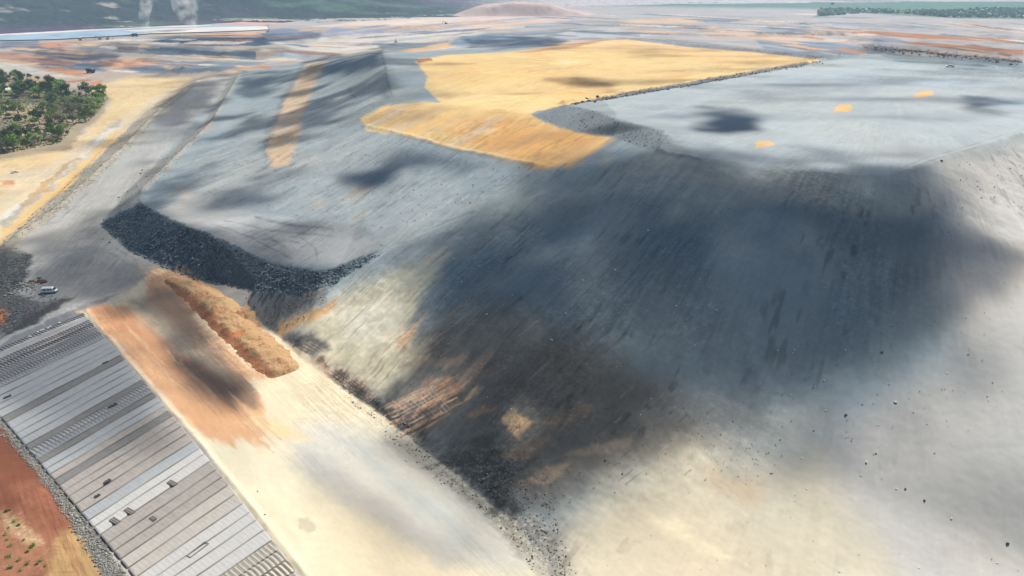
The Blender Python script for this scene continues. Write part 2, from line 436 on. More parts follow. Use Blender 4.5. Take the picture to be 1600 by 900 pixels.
# the dump
paint([(430, 105), (480, 95), (520, 93), (595, 79), (650, 82), (740, 76), (900, 68), (985, 60), (1290, 88), (1400, 84), (2500, 160), (2500, 1300), (1100, 1300), (885, 930), (790, 805), (600, 650), (432, 522), (400, 455), (158, 350), (370, 115)], GREY, 2, .12)
paint([(1045, 215), (970, 190), (945, 155), (1285, 97), (1345, 90), (1600, 120), (2000, 150), (1600, 210), (1465, 254), (1380, 276), (1090, 248)], (.31, .345, .355), 3, .03)
paint([(270, 300), (400, 200), (480, 160), (560, 200), (700, 260), (740, 320), (600, 385), (500, 350), (300, 330)], (.28, .31, .315), 25, .12, .8)
paint([(240, 335), (290, 300), (400, 330), (480, 345), (560, 355), (600, 390), (520, 418), (430, 408), (330, 366)], (.34, .345, .34), 6, .05)
paint([(480, 345), (560, 350), (590, 370), (480, 362), (420, 345)], (.2, .21, .21), 10, .2, .6, .5)
# great face: grey above, brown to the toe, beige at the lower right
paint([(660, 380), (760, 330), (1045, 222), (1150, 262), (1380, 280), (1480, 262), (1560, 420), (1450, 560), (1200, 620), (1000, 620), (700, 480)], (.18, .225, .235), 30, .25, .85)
paint([(1040, 225), (1150, 262), (1300, 275), (1300, 320), (1150, 300), (1010, 270), (960, 280)], (.26, .27, .255), 14, .4, .7, .4)
paint([(1440, 275), (1620, 215), (1800, 300), (1800, 1200), (1300, 1200), (1250, 700), (1500, 560)], (.45, .425, .385), 40, .05, .95)
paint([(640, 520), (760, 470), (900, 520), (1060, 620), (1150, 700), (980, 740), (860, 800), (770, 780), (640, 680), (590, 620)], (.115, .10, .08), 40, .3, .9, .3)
paint([(870, 830), (960, 760), (1100, 690), (1280, 720), (1400, 900), (1300, 1200), (1000, 1200), (880, 930)], (.52, .455, .33), 45, .04, .9, .2)
paint([(1050, 610), (1200, 630), (1300, 640), (1250, 700), (1100, 690), (1000, 650)], (.30, .28, .235), 40, .6, .7)
paint([(1000, 800), (1060, 810), (1140, 870), (1120, 880), (1040, 830)], (.60, .55, .38), 7, .1, .6)
paint([(1120, 730), (1190, 750), (1180, 790), (1110, 770)], (.46, .30, .15), 18, .1, .5, .5)
paint([(455, 500), (540, 460), (620, 420), (690, 400), (660, 480), (650, 560), (600, 620), (540, 600), (470, 555)], (.54, .49, .35), 22, .08, .95, .5)
paint([(520, 490), (600, 470), (640, 500), (600, 545), (540, 530)], (.62, .57, .44), 16, .04, .9, .4)
paint([(425, 522), (450, 500), (500, 478), (535, 464), (520, 480), (470, 508), (440, 528)], (.52, .33, .16), 4, .2, .9, .5)
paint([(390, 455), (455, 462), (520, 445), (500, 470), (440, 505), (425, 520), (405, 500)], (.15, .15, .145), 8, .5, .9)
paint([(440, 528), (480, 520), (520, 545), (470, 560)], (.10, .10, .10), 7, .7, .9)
paint([(590, 655), (600, 672), (640, 668), (690, 630), (725, 605), (700, 585), (670, 590), (610, 640)], (.30, .19, .125), 5, .3, .85, 2.2)
paint([(725, 625), (745, 605), (760, 608), (735, 630)], (.44, .30, .17), 4, .3, .9, 1.5)
paint([(795, 655), (815, 645), (838, 660), (815, 685)], (.50, .33, .18), 5, .4, .95, 1.5)
paint([(620, 530), (650, 500), (655, 520), (630, 550)], (.46, .30, .18), 6, .3, .8, 1.5)
paint([(730, 590), (770, 545), (780, 555), (740, 600)], (.32, .22, .15), 6, .4, .6, 1.5)
paint([(450, 550), (500, 560), (560, 600), (575, 620), (530, 600), (470, 575)], (.48, .34, .24), 4, .5, .9, 1.5)
# black ground at the toe
paint([(500, 560), (560, 600), (610, 640), (640, 655), (720, 715), (770, 700), (810, 720), (800, 760), (810, 800), (790, 812), (740, 770), (660, 715), (600, 660), (540, 620)], (.075, .075, .07), 9, .8, .95, .8)
paint([(590, 610), (625, 590), (620, 630), (600, 640)], (.05, .05, .045), 8, .5, .7)
# yellow platform and slope
paint([(655, 92), (700, 86), (800, 81), (900, 68), (985, 60), (1100, 69), (1200, 83), (1290, 92), (1265, 99), (1180, 115), (1060, 136), (945, 156), (880, 165), (830, 180), (860, 192), (880, 203), (955, 213), (930, 232), (890, 258), (850, 262), (790, 246), (720, 234), (640, 212), (580, 206), (563, 185), (600, 165), (660, 160), (688, 160), (680, 150), (663, 135), (668, 120), (650, 97)], YEL, 2, .05)
paint([(570, 185), (620, 175), (830, 185), (955, 213), (890, 258), (850, 260), (640, 212)], (.56, .35, .145), 10, .1, .6, .6)
paint([(690, 200), (760, 180), (830, 188), (870, 200), (955, 213), (920, 236), (890, 258), (850, 260), (760, 238)], (.52, .28, .10), 14, .1, .8, .8)
paint([(850, 68), (985, 61), (1200, 83), (1240, 92), (1100, 84), (960, 78)], (.60, .40, .21), 5, .05, .7)
paint([(700, 95), (860, 85), (900, 110), (760, 130), (700, 120)], (.52, .36, .15), 14, .05, .6, .6)
paint([(850, 122), (900, 119), (968, 130), (950, 138), (890, 138)], (.34, .19, .09), 7, .05, .6, .5)
paint([(650, 93), (672, 90), (676, 95), (655, 98)], (.30, .15, .08), 1)
paint([(800, 82), (860, 74), (920, 64), (950, 62), (900, 74), (830, 82)], (.38, .2, .11), 1.2, .1, .8)
paint([(565, 190), (610, 168), (630, 165), (660, 163), (600, 185), (570, 197)], (.40, .26, .12), 2, .1, .4)
# rim of the upper lift
paint([(830, 180), (880, 163), (912, 168), (970, 189), (1040, 206), (1030, 235), (990, 228), (955, 213), (900, 207)], (.19, .215, .225), 2.5, .35)
paint([(880, 166), (945, 156), (1060, 137), (1180, 116), (1265, 100), (1262, 96), (1180, 110), (1060, 131), (945, 150)], (.16, .165, .17), 1.2, .8)
paint([(960, 58), (1100, 66), (1290, 88), (1290, 94), (1200, 84), (1050, 71)], (.24, .25, .265), 1.2, .6)
# tan stripe
paint([(480, 98), (512, 97), (500, 115), (488, 140), (478, 165), (470, 200), (462, 235), (450, 258), (430, 262), (416, 245), (420, 215), (436, 170), (450, 145), (468, 115)], (.50, .36, .225), 5, .05, .9, .4)
paint([(470, 100), (478, 100), (440, 170), (420, 230), (410, 262), (418, 200), (440, 150)], (.20, .21, .20), 2, .6, .7)
for px_, py_ in [(1317, 170), (1192, 227), (1445, 147)]:
    rr_ = 17 if px_ != 1205 else 8
    paint([(px_ - rr_, py_ + 2), (px_ - rr_ * .4, py_ - 5), (px_ + rr_ * .7, py_ - 5), (px_ + rr_, py_), (px_ + rr_ * .2, py_ + 4), (px_ - rr_ * .8, py_ + 5)], (.56, .37, .17), 1.6, .0)
# faint tan traces on the grey benches
for (a, b, r_) in [(560, 300, 22), (500, 320, 14), (290, 300, 14), (670, 400, 10), (560, 335, 14), (640, 455, 14), (950, 250, 12)]:
    paint([(a - r_, b + r_ * .5), (a - r_ * .2, b - r_ * .4), (a + r_, b - r_ * .5), (a + r_ * .2, b + r_ * .4)], (.46, .36, .25), 9, .1, .45, 1)
# haul road and boulder bank
paint([(300, 128), (374, 116), (160, 347), (230, 400), (300, 432), (240, 425), (150, 470), (130, 485), (-40, 552), (-60, 470), (20, 388), (62, 348), (190, 238)], (.335, .325, .30), 3, .05)
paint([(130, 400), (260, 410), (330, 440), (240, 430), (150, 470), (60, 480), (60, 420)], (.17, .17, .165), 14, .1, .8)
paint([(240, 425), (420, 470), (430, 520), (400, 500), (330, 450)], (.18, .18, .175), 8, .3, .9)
paint([(158, 350), (218, 316), (270, 343), (340, 370), (420, 408), (505, 424), (600, 393), (520, 444), (455, 460), (400, 455), (300, 435), (200, 392)], (.115, .15, .17), 2, .8)
paint([(215, 316), (160, 348), (205, 290), (318, 190), (362, 118), (376, 116), (334, 194), (226, 300)], (.31, .30, .27), 3, .5)
paint([(-60, 428), (0, 375), (80, 308), (168, 230), (226, 172), (290, 130), (312, 128), (252, 178), (192, 242), (104, 322), (60, 352), (14, 388), (-60, 480)], (.33, .295, .235), 3, .6)
paint([(-60, 440), (0, 385), (40, 392), (50, 430), (30, 455), (60, 470), (120, 462), (60, 500), (-60, 540)], (.12, .115, .105), 5, 1.0)
paint([(50, 505), (115, 465), (90, 468), (40, 492), (0, 520), (-20, 532)], (.055, .055, .055), 3, .4)
paint([(-20, 545), (10, 525), (130, 478), (150, 470), (190, 462), (135, 490), (-20, 556)], (.18, .185, .19), 2, .05)
paint([(-20, 492), (0, 484), (12, 492), (0, 504), (-20, 508)], (.42, .16, .06), 1.5)
# sands at the left
paint([(-400, 250), (0, 250), (90, 235), (130, 210), (160, 180), (175, 155), (130, 140), (200, 120), (300, 122), (296, 130), (226, 174), (166, 234), (80, 310), (0, 378), (-400, 700)], (.53, .40, .22), 4, .05)
paint([(0, 268), (60, 262), (150, 210), (260, 140), (290, 132), (200, 200), (100, 280), (0, 350)], (.50, .42, .30), 6, .0, .8)
paint([(0, 345), (40, 315), (100, 265), (150, 215), (185, 185), (190, 192), (120, 260), (60, 312), (0, 358)], (.27, .26, .25), 4, .1, .8)
paint([(0, 338), (100, 262), (170, 200), (180, 202), (110, 264), (0, 350)], (.58, .55, .46), 3, .0, .7)
paint([(0, 362), (90, 290), (180, 205), (190, 208), (100, 296), (0, 374)], (.55, .36, .15), 3, .1, .8)
paint([(0, 282), (22, 280), (26, 290), (0, 292)], (.42, .22, .11), 3)
paint([(30, 320), (60, 292), (120, 244), (126, 246), (70, 296), (34, 326)], (.38, .24, .10), 2, .3, .8, 1)
paint([(-400, 118), (10, 116), (70, 123), (120, 146), (170, 152), (160, 180), (128, 205), (110, 235), (60, 240), (0, 252), (-400, 300)], (.30, .24, .16), 4, .2)
paint([(-60, 140), (60, 136), (130, 148), (160, 165), (130, 190), (60, 165), (-60, 160)], (.10, .11, .05), 6, .2, .8)
paint([(10, 170), (60, 165), (110, 190), (80, 200), (30, 205)], (.36, .27, .16), 8, .2, .6)
paint([(0, 137), (50, 133), (52, 137), (0, 142)], (.60, .56, .46), 1)
paint([(-60, 96), (20, 98), (42, 101), (60, 108), (120, 120), (140, 124), (0, 112), (-60, 110)], (.40, .38, .33), 2)
paint([(92, 128), (144, 124), (144, 127), (100, 131)], (.33, .15, .08), .7)
paint([(138, 131), (160, 125), (158, 132), (145, 133)], (.45, .19, .09), .7)
# pale sandy road at the centre bottom
paint([(130, 485), (180, 478), (235, 425), (290, 425), (400, 500), (432, 524), (540, 612), (600, 655), (680, 720), (790, 812), (850, 868), (890, 940), (960, 1100), (600, 1100), (470, 900), (310, 690)], (.56, .49, .35), 3, .08)
paint([(130, 485), (175, 478), (300, 560), (400, 620), (420, 700), (370, 690), (310, 680), (200, 560)], (.50, .28, .15), 8, .1, .95, 1.2)
paint([(225, 425), (290, 420), (330, 455), (300, 490), (380, 560), (430, 590), (380, 600), (300, 540), (230, 470)], (.50, .29, .16), 8, .3, .9, .8)
paint([(150, 480), (200, 475), (290, 560), (330, 590), (300, 600), (230, 560)], (.42, .21, .11), 8, .1, .7, 1.5)
paint([(200, 470), (300, 440), (290, 480), (330, 530), (400, 600), (390, 632), (330, 612), (280, 570), (240, 520)], (.15, .115, .095), 12, .1, .75, 1.0)  # dark band across the road, shadow put into the soil colour
paint([(430, 680), (500, 650), (620, 680), (700, 730), (790, 815), (840, 880), (800, 890), (700, 880), (560, 780), (470, 720)], (.46, .435, .375), 22, .1, .9)
paint([(450, 700), (500, 710), (640, 800), (740, 880), (690, 890), (560, 800), (470, 730)], (.34, .325, .30), 16, .0, .7)
paint([(500, 670), (560, 690), (680, 780), (760, 860), (720, 860), (600, 760)], (.33, .355, .34), 14, .0, .55)
paint([(400, 640), (440, 660), (480, 690), (440, 690), (380, 660)], (.60, .44, .22), 12, .0, .7)
paint([(400, 690), (430, 750), (560, 850), (640, 950), (480, 920), (400, 780)], (.60, .53, .37), 18, .0, .7)
paint([(462, 808), (480, 806), (492, 825), (480, 835), (465, 822)], (.42, .37, .27), 3, .3, .8)
paint([(600, 690), (640, 680), (700, 730), (790, 812), (830, 860), (815, 870), (760, 810), (680, 745)], (.33, .30, .24), 9, .7, .8, .8)
paint([(790, 815), (830, 800), (890, 860), (900, 940), (850, 900)], (.36, .33, .27), 14, .6, .8, .8)
# red ground and rubble strip beside the sheeting
paint([(-400, 655), (0, 655), (60, 735), (110, 810), (170, 900), (220, 980), (-400, 1100)], (.155, .06, .034), 2, .1)
paint([(20, 760), (60, 750), (130, 830), (110, 870), (60, 840)], (.27, .12, .07), 10, .1, .6, 1)
paint([(90, 830), (130, 820), (175, 900), (60, 930), (70, 870)], (.42, .29, .13), 12, .1, .7, 1)
paint([(-10, 800), (30, 795), (80, 850), (60, 900), (-10, 910)], (.30, .15, .09), 8, .5, .7)
paint([(0, 802), (20, 804), (60, 838), (70, 850), (40, 850), (0, 820)], (.46, .34, .20), 6, .5, .6)
paint([(-30, 640), (0, 652), (14, 665), (50, 705), (110, 780), (150, 835), (200, 905), (240, 960), (200, 960), (160, 890), (105, 810), (60, 740), (0, 668), (-30, 650)], (.22, .21, .185), 2, 1.0)

# wheel tracks and scrapes as soil colour
def track(pts, col, w=1.2, amt=.6):
    xs_ = [p[0] for p in pts]; ys_ = [p[1] for p in pts]
    sel = (U > min(xs_) - 8) & (U < max(xs_) + 8) & (V > min(ys_) - 8) & (V < max(ys_) + 8)
    if not sel.any(): return
    d = line_d(pts, U[sel] + (WU[sel] - U[sel]) * .35, V[sel] + (WV[sel] - V[sel]) * .35)
    k = np.exp(-(d / w) ** 2) * amt * (.6 + .4 * vnoise(X[sel] / 3, Y[sel] / 3, 91))
    COL[sel] = COL[sel] * (1 - k[:, None]) + np.array(col)[None] * k[:, None]
for o_ in (0, 5, 12, 22, 27):
    track([(-5, 740 + o_ * 1.4), (30, 742 + o_), (70, 775 + o_), (110, 850 + o_), (140, 905 + o_)], (.18, .06, .035), 1.1, .7)
for k in range(26):
    y0 = 700 + k * 7 + random.uniform(-4, 4)
    track([(random.uniform(-10, 10), y0 + random.uniform(8, 26)), (40 + k, y0 + 12 + random.uniform(-4, 4)), (random.uniform(50, 80) + k * 2, y0 + 20 + random.uniform(-6, 6))], (.22, .075, .04), 1.0, .5)
for (pts) in [[(400, 375), (440, 395), (455, 405)], [(415, 365), (450, 390)], [(470, 370), (490, 385), (495, 405)], [(330, 350), (400, 372), (470, 380)], [(350, 345), (420, 360), (520, 368)],
              [(172, 395), (200, 412), (225, 425)], [(180, 388), (215, 408)], [(62, 352), (90, 345), (140, 300)]]:
    track(pts, (.15, .155, .16), 1.5, .75)
track([(1040, 240), (1200, 262), (1330, 275), (1385, 276), (1440, 256), (1530, 228)], (.17, .18, .2), 1.2, .7)
track([(1400, 266), (1450, 246), (1540, 220), (1600, 203)], (.2, .21, .22), 1.0, .6)
for k in range(34):                                         # raked lines along the sandy road
    a = random.uniform(0, 1); b = random.uniform(0, 1)
    x0 = 150 + a * 260; y0 = 490 + a * 170 + b * 40 - 20
    L_ = random.uniform(30, 80)
    track([(x0, y0), (x0 + L_ * .6, y0 + L_ * .62), (x0 + L_, y0 + L_)], random.choice([(.30, .17, .11), (.58, .46, .32), (.36, .22, .14)]), 1.3, .55)

for k in range(20):                                         # scraper marks, tan through the dark rock
    o_ = k * 2.6 + random.uniform(-1, 1); q_ = random.uniform(0, .35); e_ = random.uniform(.6, 1.05)
    a0 = (588 + o_ * .75, 640 + o_ * .95); dx_, dy_ = 118, -62
    track([(a0[0] + dx_ * q_ * .6, a0[1] + dy_ * q_ * .6), (a0[0] + dx_ * e_, a0[1] + dy_ * e_)], random.choice([(.62, .36, .2), (.56, .30, .16), (.66, .45, .3), (.07, .06, .05)]), 1.3, .95)
for k in range(9):
    o_ = k * 5
    track([(612 + o_ * 1.5, 612 + 14 - o_ * .5), (650 + o_ * 1.4, 655 - o_ * .35)], (.60, .44, .32), 1.0, .6)
for k in range(7):
    track([(452 + k * 5, 552 - k * 3), (510 + k * 4, 585 - k * 3.5), (575 + k * 2, 628 - k * 2)], (.60, .43, .31), 1.2, .6)
for k in range(16):
    a_, b_ = random.uniform(600, 700), random.uniform(490, 580)
    track([(a_, b_), (a_ + 28, b_ - 22)], (.55, .36, .23), 1.2, .5)
for k in range(60):
    a_, b_ = random.uniform(640, 1080), random.uniform(480, 760); l_ = random.uniform(10, 34)
    track([(a_, b_), (a_ + l_, b_ - l_ * .85)], random.choice([(.05, .05, .05), (.06, .055, .05), (.34, .30, .24)]), 1.1, .7)
for k in range(70):
    a_, b_ = random.uniform(430, 1050), random.uniform(230, 420); l_ = random.uniform(8, 26)
    track([(a_, b_), (a_ + l_, b_ - l_ * .62)], (.10, .12, .13), 1.0, .6)
for k in range(110):
    a_, b_ = random.uniform(420, 860), random.uniform(150, 330); l_ = random.uniform(6, 26)
    if poly_sd([(560, 150), (960, 150), (960, 215), (890, 262), (640, 215), (560, 200)], np.array([a_]), np.array([b_]))[0] > -6: continue
    track([(a_, b_), (a_ + l_, b_ - l_ * .6)], random.choice([(.13, .15, .16), (.16, .17, .17), (.42, .40, .36)]), 1.1, .65)
for k in range(30):
    a_, b_ = random.uniform(200, 520), random.uniform(200, 330); l_ = random.uniform(6, 30)
    track([(a_, b_), (a_ + l_, b_ - l_ * .8)], random.choice([(.2, .2, .2), (.42, .40, .36)]), 1.0, .4)
for pts in ([(595, 82), (601, 100), (604, 118), (608, 135), (612, 150)], [(545, 138), (549, 148), (556, 152)], [(400, 340), (440, 350), (480, 352), (520, 358)], [(430, 268), (450, 262), (460, 256)], [(400, 270), (415, 262), (425, 252)]):
    track(pts, (.10, .11, .11), 2.4, .8)
def yellow_ok(a_, b_): return poly_sd([(655, 92), (800, 81), (985, 62), (1250, 92), (945, 154), (830, 178), (950, 214), (850, 258), (640, 212), (568, 190), (600, 165), (688, 158), (660, 130)], np.array([a_]), np.array([b_]))[0] > 5
for k in range(150):
    a_, b_ = random.uniform(565, 1270), random.uniform(66, 258); l_ = random.uniform(10, 60)
    t_ = -.55 if b_ > 178 else random.uniform(-.12, .10)
    if yellow_ok(a_, b_) and yellow_ok(a_ + l_, b_ + t_ * l_):
        track([(a_, b_), (a_ + l_, b_ + t_ * l_)], random.choice([(.46, .27, .11), (.66, .53, .32), (.40, .22, .10), (.5, .33, .14)]), random.uniform(.8, 2.6), .5)
for (a_, b_, r_) in [(735, 112, 16), (880, 97, 22), (1010, 84, 26), (700, 150, 14), (780, 140, 16), (1120, 95, 26), (640, 180, 14), (760, 205, 22), (1060, 118, 24), (690, 100, 12)]:
    paint([(a_ - r_, b_ + r_ * .1), (a_ - r_ * .3, b_ - r_ * .25), (a_ + r_, b_ - r_ * .1), (a_ + r_ * .3, b_ + r_ * .25)], random.choice([(.50, .32, .14), (.64, .50, .28), (.47, .30, .15)]), 5, .0, .55)
for (a_, b_, w_, h_, c3) in [(705, 715, 46, 16, (.06, .06, .055)), (745, 690, 34, 12, (.06, .06, .055)), (660, 640, 30, 14, (.07, .065, .06)), (770, 790, 22, 14, (.045, .045, .045)), (820, 700, 40, 16, (.22, .16, .11)), (880, 650, 40, 14, (.20, .145, .10)),
                           (760, 640, 26, 9, (.34, .22, .13)), (700, 560, 30, 10, (.26, .18, .12)), (850, 740, 40, 16, (.27, .20, .14)), (930, 700, 46, 14, (.24, .19, .14)), (650, 560, 24, 12, (.36, .28, .19)), (770, 580, 26, 9, (.20, .15, .11))]:
    paint([(a_ - w_, b_ + h_ * .9), (a_ - w_ * .2, b_ - h_ * .3), (a_ + w_, b_ - h_), (a_ + w_ * .7, b_ + h_ * .2), (a_, b_ + h_)], c3, 5, .4, .75, 1.2)
shade_var = 1 + .13 * bign + .10 * midn + (face + slope2) * fade * (.16 * st1 + .10 * st2) + (1 - face) * (1 - slope2) * .08 * st2
scar = smooth(.22, .5, fbm(FS / 1.1, FT / 9, 3, 15, .6)) * smooth(-.15, .3, fbm(X / 18, Y / 18, 3, 17))
COL *= (1 + (shade_var - 1) * quiet)[..., None]
COL *= (1 - .38 * scar * quiet * np.clip(face + slope2 * .8, 0, 1) * fade)[..., None]
drift = smooth(-.1, .55, fbm(FS / 9, FT / 45, 4, 19))          # pale streaky drifts over the tipped rock
dk = (.35 * drift * np.clip(slope2 + .5 * face, 0, 1) * fade)[..., None]
COL = COL * (1 - dk) + np.array((.42, .43, .41)) * dk
warm = fbm(X / 35, Y / 35, 3, 101)
COL[..., 0] *= 1 + .06 * warm; COL[..., 2] *= 1 - .06 * warm
COL = np.clip(COL, .02, .75)

# ------------------------------------------------------------------ node helpers
def mat(name, col=(.5, .5, .5), rough=.8, metal=0.0):
    m = bpy.data.materials.new(name); m.use_nodes = True
    b = m.node_tree.nodes['Principled BSDF']
    b.inputs['Base Color'].default_value = (*col, 1); b.inputs['Roughness'].default_value = rough
    b.inputs['Metallic'].default_value = metal
    b.inputs['Specular IOR Level'].default_value = .25
    return m

def noisy(name, c1, c2, scale=4.0, rough=.85, bump=0.0, detail=5, metal=0.0):
    m = mat(name, c1, rough, metal); nt = m.node_tree; N = nt.nodes; K = nt.links.new
    tc = N.new('ShaderNodeTexCoord'); no = N.new('ShaderNodeTexNoise')
    no.inputs['Scale'].default_value = scale; no.inputs['Detail'].default_value = detail
    K(tc.outputs['Object'], no.inputs['Vector'])
    cr = N.new('ShaderNodeValToRGB'); cr.color_ramp.elements[0].position = .32; cr.color_ramp.elements[1].position = .68
    cr.color_ramp.elements[0].color = (*c1, 1); cr.color_ramp.elements[1].color = (*c2, 1)
    K(no.outputs['Fac'], cr.inputs[0]); K(cr.outputs[0], N['Principled BSDF'].inputs['Base Color'])
    if bump:
        bp = N.new('ShaderNodeBump'); bp.inputs['Strength'].default_value = bump; bp.inputs['Distance'].default_value = .3
        K(no.outputs['Fac'], bp.inputs['Height']); K(bp.outputs[0], N['Principled BSDF'].inputs['Normal'])
    return m

def ground_material():
    m = mat('earth', (.3, .3, .3), .95); nt = m.node_tree; N = nt.nodes; K = nt.links.new
    b = N['Principled BSDF']; b.inputs['Specular IOR Level'].default_value = .1
    soil = N.new('ShaderNodeAttribute'); soil.attribute_name = 'soil'
    flow = N.new('ShaderNodeAttribute'); flow.attribute_name = 'flow'
    calm = N.new('ShaderNodeAttribute'); calm.attribute_name = 'loose'
    rock = N.new('ShaderNodeAttribute'); rock.attribute_name = 'rock'
    tc = N.new('ShaderNodeTexCoord')
    mp = N.new('ShaderNodeMapping'); mp.inputs['Scale'].default_value = (1.3, .07, 1); K(flow.outputs['Vector'], mp.inputs['Vector'])
    n1 = N.new('ShaderNodeTexNoise'); n1.inputs['Scale'].default_value = 1; n1.inputs['Detail'].default_value = 8; n1.inputs['Roughness'].default_value = .62; K(mp.outputs[0], n1.inputs['Vector'])
    n2 = N.new('ShaderNodeTexNoise'); n2.inputs['Scale'].default_value = .35; n2.inputs['Detail'].default_value = 9; n2.inputs['Roughness'].default_value = .68; K(tc.outputs['Object'], n2.inputs['Vector'])
    vo_ = N.new('ShaderNodeTexVoronoi'); vo_.inputs['Scale'].default_value = 1.1; K(tc.outputs['Object'], vo_.inputs['Vector'])
    def mr(src, a, b_, c, d):
        r = N.new('ShaderNodeMapRange'); r.inputs[1].default_value = a; r.inputs[2].default_value = b_; r.inputs[3].default_value = c; r.inputs[4].default_value = d
        K(src, r.inputs[0]); return r.outputs[0]
    def ma(op, a, b_):
        q = N.new('ShaderNodeMath'); q.operation = op
        for i, v in enumerate((a, b_)):
            if isinstance(v, (int, float)): q.inputs[i].default_value = v
            else: K(v, q.inputs[i])
        return q.outputs[0]
    f1 = mr(n1.outputs['Fac'], .28, .72, .74, 1.26)  # streak contrast raised in colour to stand in for weak bump shading
    f2 = mr(n2.outputs['Fac'], .25, .75, .84, 1.16)
    # single stones: each cell its own tone, only where the ground is stony
    sep = N.new('ShaderNodeSeparateColor'); K(vo_.outputs['Color'], sep.inputs[0])
    tone = mr(sep.outputs[0], 0, 1, .45, 1.75)
    edge = mr(vo_.outputs['Distance'], .2, .55, 1.0, .55)
    st = ma('MULTIPLY', tone, edge)
    rk = rock.outputs['Fac']
    stone = ma('ADD', ma('MULTIPLY', st, rk), ma('SUBTRACT', 1.0, rk))
    tot = ma('MULTIPLY', ma('MULTIPLY', f1, f2), stone)
    tot = ma('ADD', 1.0, ma('MULTIPLY', ma('SUBTRACT', tot, 1.0), calm.outputs['Fac']))
    vm = N.new('ShaderNodeVectorMath'); vm.operation = 'SCALE'; K(soil.outputs['Color'], vm.inputs[0]); K(tot, vm.inputs['Scale'])
    K(vm.outputs[0], b.inputs['Base Color'])
    hsum = ma('ADD', ma('MULTIPLY', n1.outputs['Fac'], .8), ma('MULTIPLY', n2.outputs['Fac'], .8))
    hsum = ma('SUBTRACT', hsum, ma('MULTIPLY', ma('MULTIPLY', vo_.outputs['Distance'], rk), .5))
    hsum = ma('MULTIPLY', hsum, calm.outputs['Fac'])
    bp = N.new('ShaderNodeBump'); bp.inputs['Strength'].default_value = .4; bp.inputs['Distance'].default_value = .5
    K(hsum, bp.inputs['Height']); K(bp.outputs[0], b.inputs['Normal'])
    return m

# ------------------------------------------------------------------ the ground sheet
def grid_mesh(name, X, Y, Z, wrap=False):
    nr, na = X.shape
    me = bpy.data.meshes.new(name)
    me.vertices.add(nr * na)
    me.vertices.foreach_set('co', np.stack([X, Y, Z], -1).astype(np.float32).ravel())
    i = np.arange(nr - 1)[:, None]; j = np.arange(na if wrap else na - 1)[None, :]
    j2 = (j + 1) % na
    q = np.stack([i * na + j, i * na + j2, (i + 1) * na + j2, (i + 1) * na + j], -1).reshape(-1, 4)[:, ::-1]
    me.loops.add(q.size); me.loops.foreach_set('vertex_index', q.ravel().astype(np.int32))
    me.polygons.add(len(q)); me.polygons.foreach_set('loop_start', (np.arange(len(q)) * 4).astype(np.int32))
    me.polygons.foreach_set('use_smooth', np.ones(len(q), bool))
    me.update(calc_edges=True)
    return me

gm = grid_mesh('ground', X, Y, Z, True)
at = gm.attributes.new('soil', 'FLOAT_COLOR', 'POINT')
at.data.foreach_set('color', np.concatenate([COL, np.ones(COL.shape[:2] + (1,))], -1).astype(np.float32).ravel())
at = gm.attributes.new('flow', 'FLOAT_VECTOR', 'POINT')
at.data.foreach_set('vector', np.stack([FS, FT, np.zeros_like(FS)], -1).astype(np.float32).ravel())
LOOSE = quiet * (.3 + .7 * smooth(-.2, .3, fbm(X / 24, Y / 24, 4, 29))) * (1 - .6 * smooth(-20, 30, poly_sd([(400, 640), (620, 680), (760, 800), (860, 880), (900, 1100), (470, 1100), (330, 700)], U, V))) * (1 - .5 * smooth(-4, 10, poly_sd([(1045, 215), (970, 190), (945, 155), (1285, 97), (1345, 90), (1600, 120), (2000, 150), (1600, 210), (1465, 254), (1380, 276), (1090, 248)], U, V)))
at = gm.attributes.new('loose', 'FLOAT', 'POINT')
at.data.foreach_set('value', LOOSE.astype(np.float32).ravel())
at = gm.attributes.new('rock', 'FLOAT', 'POINT')
at.data.foreach_set('value', ROCK.astype(np.float32).ravel())
gm.materials.append(ground_material())
ground = bpy.data.objects.new('ground', gm); C.objects.link(ground)
ground['kind'] = 'structure'

# sample of the visible ground by picture position, for standing things on it
FR = (U > -60) & (U < 1660) & (V > -5) & (V < 960) & (R > 70)
FX, FY, FZ, FU, FV = X[FR], Y[FR], Z[FR], U[FR], V[FR]
def spot(px, py):
    d = (FU - px) ** 2 + (FV - py) ** 2
    k = np.argsort(d)[:6]
    k = k[np.argmin(FX[k] ** 2 + FY[k] ** 2)]
    return Vector((FX[k], FY[k], FZ[k]))
def inside(poly, n):
    sel = np.nonzero((FU > min(p[0] for p in poly)) & (FU < max(p[0] for p in poly)) & (FV > min(p[1] for p in poly)) & (FV < max(p[1] for p in poly)))[0]
    sel = sel[poly_sd(poly, FU[sel], FV[sel]) > 0]
    k = RNG.choice(sel, n)
    j = RNG.uniform(-.4, .4, (n, 2))
    return np.stack([FX[k] + j[:, 0], FY[k] + j[:, 1], FZ[k]], -1)

